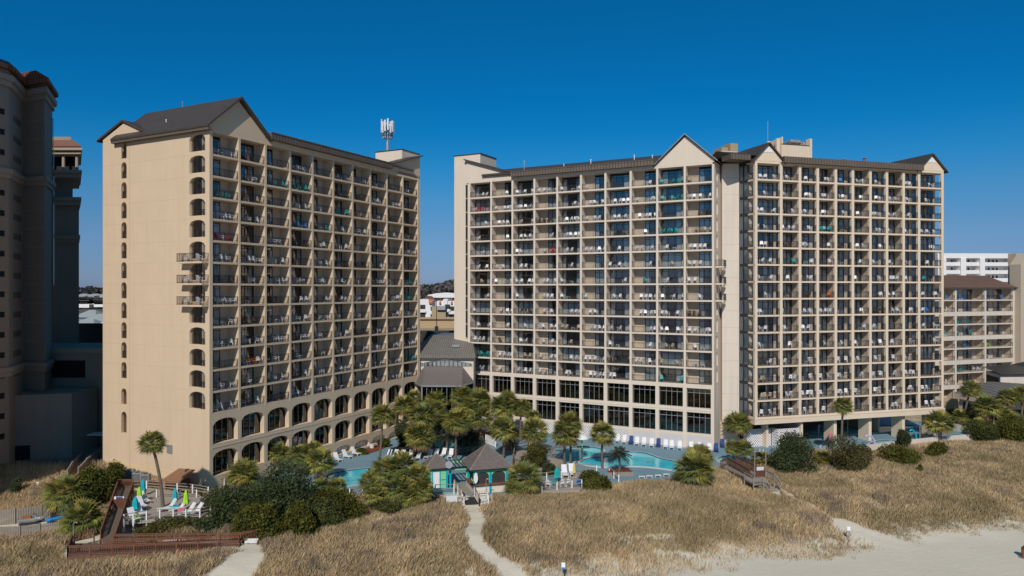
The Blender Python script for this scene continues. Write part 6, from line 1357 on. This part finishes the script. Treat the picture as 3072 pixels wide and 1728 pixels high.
x, y = G(563, 1424, 1.6); t = thing('satellite_dish', (x, y, 1.6), 2.4, 'dark satellite dish on the hut corner beside the palm shadow', 'satellite dish'); b = MB(); b.cyl((0,0,.3), (-.15,0,.42), .1, .42, 14, 'frame'); b.build('dish', t); b = MB(); b.cyl((0,0,-1.2), (0,0,.3), .04, .04, 6, 'frame'); b.build('mast', t)
x, y, z = GT(114, 1466); b = MB(); b.cyl((0,0,-.2), (0,0,.7), .06, .06, 8, 'white'); b.box(-.14, .14, -.1, .1, .7, .82, 'white'); o = b.build('bollard_light'); o.location = (x, y, z); tag(o, 'small white bollard light on the left dune slope', 'light')
t = thing('wall_vent', (0,0,0), 0, 'square grey vent box on the tan end wall near the palm', 'vent'); t.matrix_basis = A.matrix_basis.copy(); b = MB(); b.box(-.12, -.04, 7.0, 8.0, 3.6, 4.7, 'greymetal'); b.build('box', t)
# ================================================================== PALMS
def palm_crown(R, nf, seed, cols, dead=(.28,.19,.10), droop=.30, feather=False):
    r = np.random.default_rng(seed); V = []; C = []
    for i in range(nf):
        az = 2*np.pi*((i*.618034) % 1)+r.uniform(-.2,.2); el = np.arcsin(np.clip(-.72+1.70*((i+.5)/nf)+r.uniform(-.05,.05), -1, 1))
        d = np.array((np.cos(el)*np.cos(az), np.cos(el)*np.sin(az), np.sin(el))); s = np.cross(d, (0,0,1.0)); s /= np.linalg.norm(s)+1e-6; n = np.cross(s, d)
        L = R*r.uniform(.85, 1.1)*(1.0 if el > -.3 else .88); c = np.array(cols[r.integers(len(cols))])*r.uniform(.7, 1.3)
        if el < -.55: c = np.array(dead)*r.uniform(.6, 1.1)
        elif el < -.35 and r.random() < .4: c = c*.5+np.array(dead)*.5
        if feather:
            for k in range(26):
                f = .15+.85*k/25; base = d*L*f-np.array((0,0,droop*1.3*L*f*f)); sd = (-1)**k; tip = base+(s*sd*.30+d*.22-np.array((0,0,.05)))*L*(1.05-f*.7); w = n*.02*L+d*.022*L
                V += [base-w, base+w, tip+w*.2, tip-w*.2]; C.append(c*r.uniform(.8, 1.2))
            continue
        p = d*L*.50-np.array((0,0,droop*.14*L)); w = s*.016*L+n*.0; V += [d*0-w, d*0+w, p+w, p-w]; C.append(c*.8)
        m = 17; roll = r.uniform(-.5, .5)
        s2 = s*np.cos(roll)+n*np.sin(roll)
        for k in range(m):
            a = (-1+2*k/(m-1))*1.45+r.uniform(-.05,.05); ld = np.cos(a)*d+np.sin(a)*s2; ll = L*.56*(.72+.28*np.cos(a))*r.uniform(.9,1.1)
            md = p+ld*ll*.55-np.array((0,0,droop*.10*L)); tp = p+ld*ll-np.array((0,0,droop*.5*L*r.uniform(.7,1.3))); q = np.cross(ld, n); q /= np.linalg.norm(q)+1e-6; wq = q*.028*L
            V += [p, md+wq, tp, md-wq]; C.append(c*r.uniform(.8, 1.25))
    V = np.array(V); return np_mesh('crown', V, np.arange(len(V)).reshape(-1, 4), np.array(C), 'frond')
GRN = [(.26,.28,.075),(.21,.24,.075),(.34,.31,.085),(.18,.21,.085),(.40,.34,.09)]; BLU = [(.09,.115,.085),(.11,.13,.10),(.075,.10,.07)]; DKG = [(.03,.045,.02),(.045,.06,.03)]
CR = [palm_crown(1.0, 84, 100+i, GRN) for i in range(4)]; CRP = [palm_crown(1.0, 46, 110, BLU, feather=True), palm_crown(1.0, 46, 111, DKG+BLU[:1], feather=True)]; CRY = [palm_crown(1.0, 48, 120, [(.22,.19,.03),(.14,.15,.03),(.26,.20,.04)])]
def palm(bx, by, cx_, cy_, r_, label, kind=0, z=DZ, i=[0], tr=.17, ground=True):
    if z is None: x, y, zb = GT(bx, by)
    else: x, y = G(bx, by, z); zb = z
    R = r_*y/F_*1.12; zc = H-(cy_-HY)/F_*y; zc = max(zc, zb+R*.35); xc = (cx_-CX)/F_*y
    t = thing('palm_tree', (x, y, zb), 0, label, 'palm tree', 'palms around the pools'); i[0] += 1
    cr = CR[i[0] % 4] if kind == 0 else (CRP[kind-1] if kind in (1, 2) else CRY[0])
    o = link('crown', cr, t, (xc-x, 0, zc-zb), i[0]*1.9, R)
    b = MB(); n = 7; P = []
    for k in range(n+1):
        f = k/n; b0 = math.sin(f*math.pi)*.12*(1 if i[0] % 2 else -1); P.append(((xc-x)*f**1.3+b0, 0, -.3+(zc-zb-R*.1+.3)*f))
    for k in range(n): b.cyl(P[k], P[k+1], tr*(1.15-.3*k/n) if k else tr*1.45, tr*(1.15-.3*(k+1)/n), 9, 'trunk', False)
    b.build('trunk', t, True); return t
PL = [(489,1521,456,1326,41,'lone tall palm leaning left in front of the blank tan wall',0,.35),
(194,1545,194,1480,62,'wide low palm left of the brown ramp, upper one',0,None),(244,1600,246,1560,66,'wide low palm beside the ramp landing, lower one',0,None),
(730,1475,730,1421,50,'fan palm before the lower arches of the left tower',0,None),
(833,1420,833,1356,35,'small palm standing against the third lower arch',0,DZ),(897,1430,897,1367,40,'yellowish palm behind the tall juniper',0,DZ),(955,1445,960,1384,46,'palm at the left end of the first pool',0,DZ),(935,1420,940,1350,30,'half hidden palm behind the palm at the first pool',0,DZ),
(969,1500,969,1463,36,'low palm at the near left corner of the first pool',0,None),(1010,1500,1010,1463,34,'low palm at the front edge of the first pool',0,None),
(1137,1390,1147,1246,38,'tall thin palm rising alone from the blue deck',0,DZ),(1262,1378,1258,1308,48,'drooping palm left of the kiosks, over the lounger row',0,DZ),(1275,1372,1267,1245,46,'tall palm just above the drooping palm left of the kiosks',0,DZ),
(1214,1330,1214,1217,37,'palm beside the last arches of the left tower',0,DZ),(1240,1320,1240,1193,26,'narrow palm behind the arcade end',0,DZ),(1309,1320,1309,1203,36,'palm in front of the lobby awning, left side',0,DZ),
(1301,1345,1296,1228,38,'palm in the middle of the cluster before the lobby',0,DZ),(1388,1318,1388,1190,38,'palm in front of the lobby awning, right side',0,DZ),(1440,1325,1436,1203,42,'palm beside the first columns of the middle wing',0,DZ),
(1368,1392,1372,1262,46,'tall palm growing between the two kiosks',0,DZ),(1440,1330,1441,1252,40,'palm below the first column palm of the middle wing',0,DZ),(1335,1335,1340,1270,40,'palm hidden in the heart of the cluster',0,DZ),
(1450,1328,1420,1222,34,'palm tucked behind the cluster over the kiosk gap',0,DZ),(1522,1325,1522,1197,30,'small high crown palm in front of the storey windows',0,DZ),(1510,1330,1508,1220,44,'leftmost palm of the pair before the lattice wall',0,DZ),(1562,1325,1565,1222,31,'rightmost palm of the pair before the lattice wall',0,DZ),
(1509,1376,1510,1288,45,'palm directly behind the larger kiosk roof',0,DZ),(1604,1370,1602,1292,45,'palm above the loose reddish bush',0,DZ),(1590,1350,1600,1250,25,'thin palm behind the palm of the reddish bush',0,DZ),
(1695,1400,1697,1302,47,'front palm with dark trunk at the childrens pool',0,DZ),(1710,1398,1709,1272,42,'back palm of the pair at the childrens pool',0,DZ),(1808,1404,1808,1302,42,'palm with yellow underside at the edge of the large pool',0,DZ),
(1856,1420,1857,1362,34,'small silvery feather palm in the timber planter',1,DZ+.3),(1343,1366,1343,1306,33,'grey-green feather palm behind the small kiosk',1,DZ),(1408,1362,1406,1312,42,'dark feather palm behind the kiosks',2,DZ),(1440,1366,1440,1330,24,'light feather palm tip beside the larger kiosk roof',1,DZ),
(2214,1345,2213,1268,41,'palm before the corner of the right block',0,DZ),(2205,1392,2200,1343,28,'left one of the twin short palms by the small pool',0,DZ),(2231,1394,2232,1346,30,'right one of the twin short palms by the small pool',0,DZ),(2280,1400,2284,1378,34,'low yellow-green palm left of the big juniper',3,None),(2468,1400,2466,1374,28,'bright yellow-green dwarf palm between two junipers',3,None),
(2527,1372,2529,1217,31,'tall slender palm crossing the open undercroft of the right block',0,None),(2816,1332,2818,1268,42,'stout palm with shaggy trunk inside the pale wall',0,DZ),
(2889,1282,2911,1168,31,'leaning palm before the grey ribbed roof',0,DZ),(2962,1300,2962,1219,42,'full palm before the poolhouse',0,DZ),(3020,1290,3023,1192,32,'palm beside the full palm, nearer the right edge',0,DZ),(3062,1290,3066,1184,30,'palm cut by the right edge',0,DZ),(3008,1300,3008,1252,38,'low palm below the poolhouse palms',0,DZ),(3050,1315,3046,1276,44,'low palm at the right edge above the dune',0,DZ),(2900,1290,2884,1250,26,'small palm behind the stout shaggy one',0,DZ),(2945,1310,2936,1278,28,'dwarf palm behind the pale wall end',0,DZ),(2995,1322,2992,1292,26,'dwarf palm at the lamp post behind the wall',0,DZ),
(1573,1485,1573,1432,56,'bushy low palm at the right side of the beach bar',0,None),(1590,1490,1545,1462,34,'lowest palm sprout right of the beach bar',0,None),
(2085,1455,2082,1408,62,'broad bushy palm at the deck corner, front',0,None),(2095,1440,2098,1372,46,'upper crown of the broad bushy palm at the deck corner',0,None)]
for p in PL: palm(*p[:5], p[5], p[6], p[7], tr=.30 if 'stout' in p[5] else .17)
for i, (cx_, cy_, r_, by) in enumerate(((1122,1445,48,1520),(1160,1412,50,1515),(1205,1398,48,1510),(1246,1432,50,1515),(1188,1462,52,1525),(1262,1468,40,1522),(1135,1480,42,1528),(1226,1490,40,1528))):
    palm((cx_*.5+1185*.5), by, cx_, cy_, r_, ['left crown','upper left crown','top crown','right crown','central crown','lower right crown','lower left crown','lowest crown'][i]+' of the big palm clump left of the small kiosk', 0, None, tr=.13)
# ================================================================== LIGHT, SKY, CAMERA
el, az = math.radians(36), math.radians(9.5)     # light travels towards +Y turned az to +X
sun = bpy.data.lights.new('sun', 'SUN'); sun.energy = 3.3; sun.angle = math.radians(.53); sun.color = (1, .93, .83)
so = bpy.data.objects.new('sun', sun); COL.objects.link(so)
from mathutils import Vector
dv = Vector((math.sin(az)*math.cos(el), math.cos(az)*math.cos(el), -math.sin(el))); so.rotation_euler = dv.to_track_quat('-Z', 'Y').to_euler(); so.location = (0, 0, 120)
w = bpy.data.worlds.new('World'); S.world = w; w.use_nodes = True; nd = w.node_tree; bg = nd.nodes['Background']
sk = nd.nodes.new('ShaderNodeTexSky'); sk.sky_type = 'NISHITA'; sk.sun_disc = False; sk.sun_elevation = el; sk.sun_rotation = math.radians(180+9.5); sk.altitude = 20; sk.air_density = 1.0; sk.dust_density = .3; sk.ozone_density = 3.0
hs = nd.nodes.new('ShaderNodeHueSaturation'); hs.inputs['Saturation'].default_value = 1.35; hs.inputs['Hue'].default_value = .487; hs.inputs['Value'].default_value = 1.0
nd.links.new(sk.outputs[0], hs.inputs['Color'])
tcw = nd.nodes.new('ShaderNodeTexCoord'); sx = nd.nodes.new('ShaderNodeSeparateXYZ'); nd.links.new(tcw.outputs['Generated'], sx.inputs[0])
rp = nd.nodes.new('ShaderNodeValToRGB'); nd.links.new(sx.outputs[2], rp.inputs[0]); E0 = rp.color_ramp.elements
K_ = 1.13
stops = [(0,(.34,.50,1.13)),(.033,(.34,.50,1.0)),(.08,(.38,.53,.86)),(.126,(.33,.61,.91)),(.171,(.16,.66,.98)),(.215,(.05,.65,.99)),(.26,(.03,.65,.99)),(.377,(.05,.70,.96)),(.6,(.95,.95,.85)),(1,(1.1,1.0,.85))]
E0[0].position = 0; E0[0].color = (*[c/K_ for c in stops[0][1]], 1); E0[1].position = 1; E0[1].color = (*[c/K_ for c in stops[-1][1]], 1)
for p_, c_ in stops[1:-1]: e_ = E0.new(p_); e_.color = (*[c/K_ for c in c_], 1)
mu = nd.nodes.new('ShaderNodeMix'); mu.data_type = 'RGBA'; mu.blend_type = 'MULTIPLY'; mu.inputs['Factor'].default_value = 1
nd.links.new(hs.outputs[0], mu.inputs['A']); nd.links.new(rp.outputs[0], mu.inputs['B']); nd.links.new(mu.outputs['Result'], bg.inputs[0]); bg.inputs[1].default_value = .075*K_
cam = bpy.data.cameras.new('camera'); co = bpy.data.objects.new('camera', cam); COL.objects.link(co); S.camera = co
cam.sensor_width = 36; cam.lens = 36*F_/3072; co.location = (0, 0, H); co.rotation_euler = (math.radians(90), 0, 0)
cam.shift_y = (HY-864)/3072; cam.clip_start = 1; cam.clip_end = 5000
S.view_settings.view_transform = 'Standard'; S.view_settings.look = 'None'; S.view_settings.exposure = 0; S.view_settings.gamma = 1
S.cycles.max_bounces = 6; S.cycles.transparent_max_bounces = 12; S.cycles.use_denoising = True
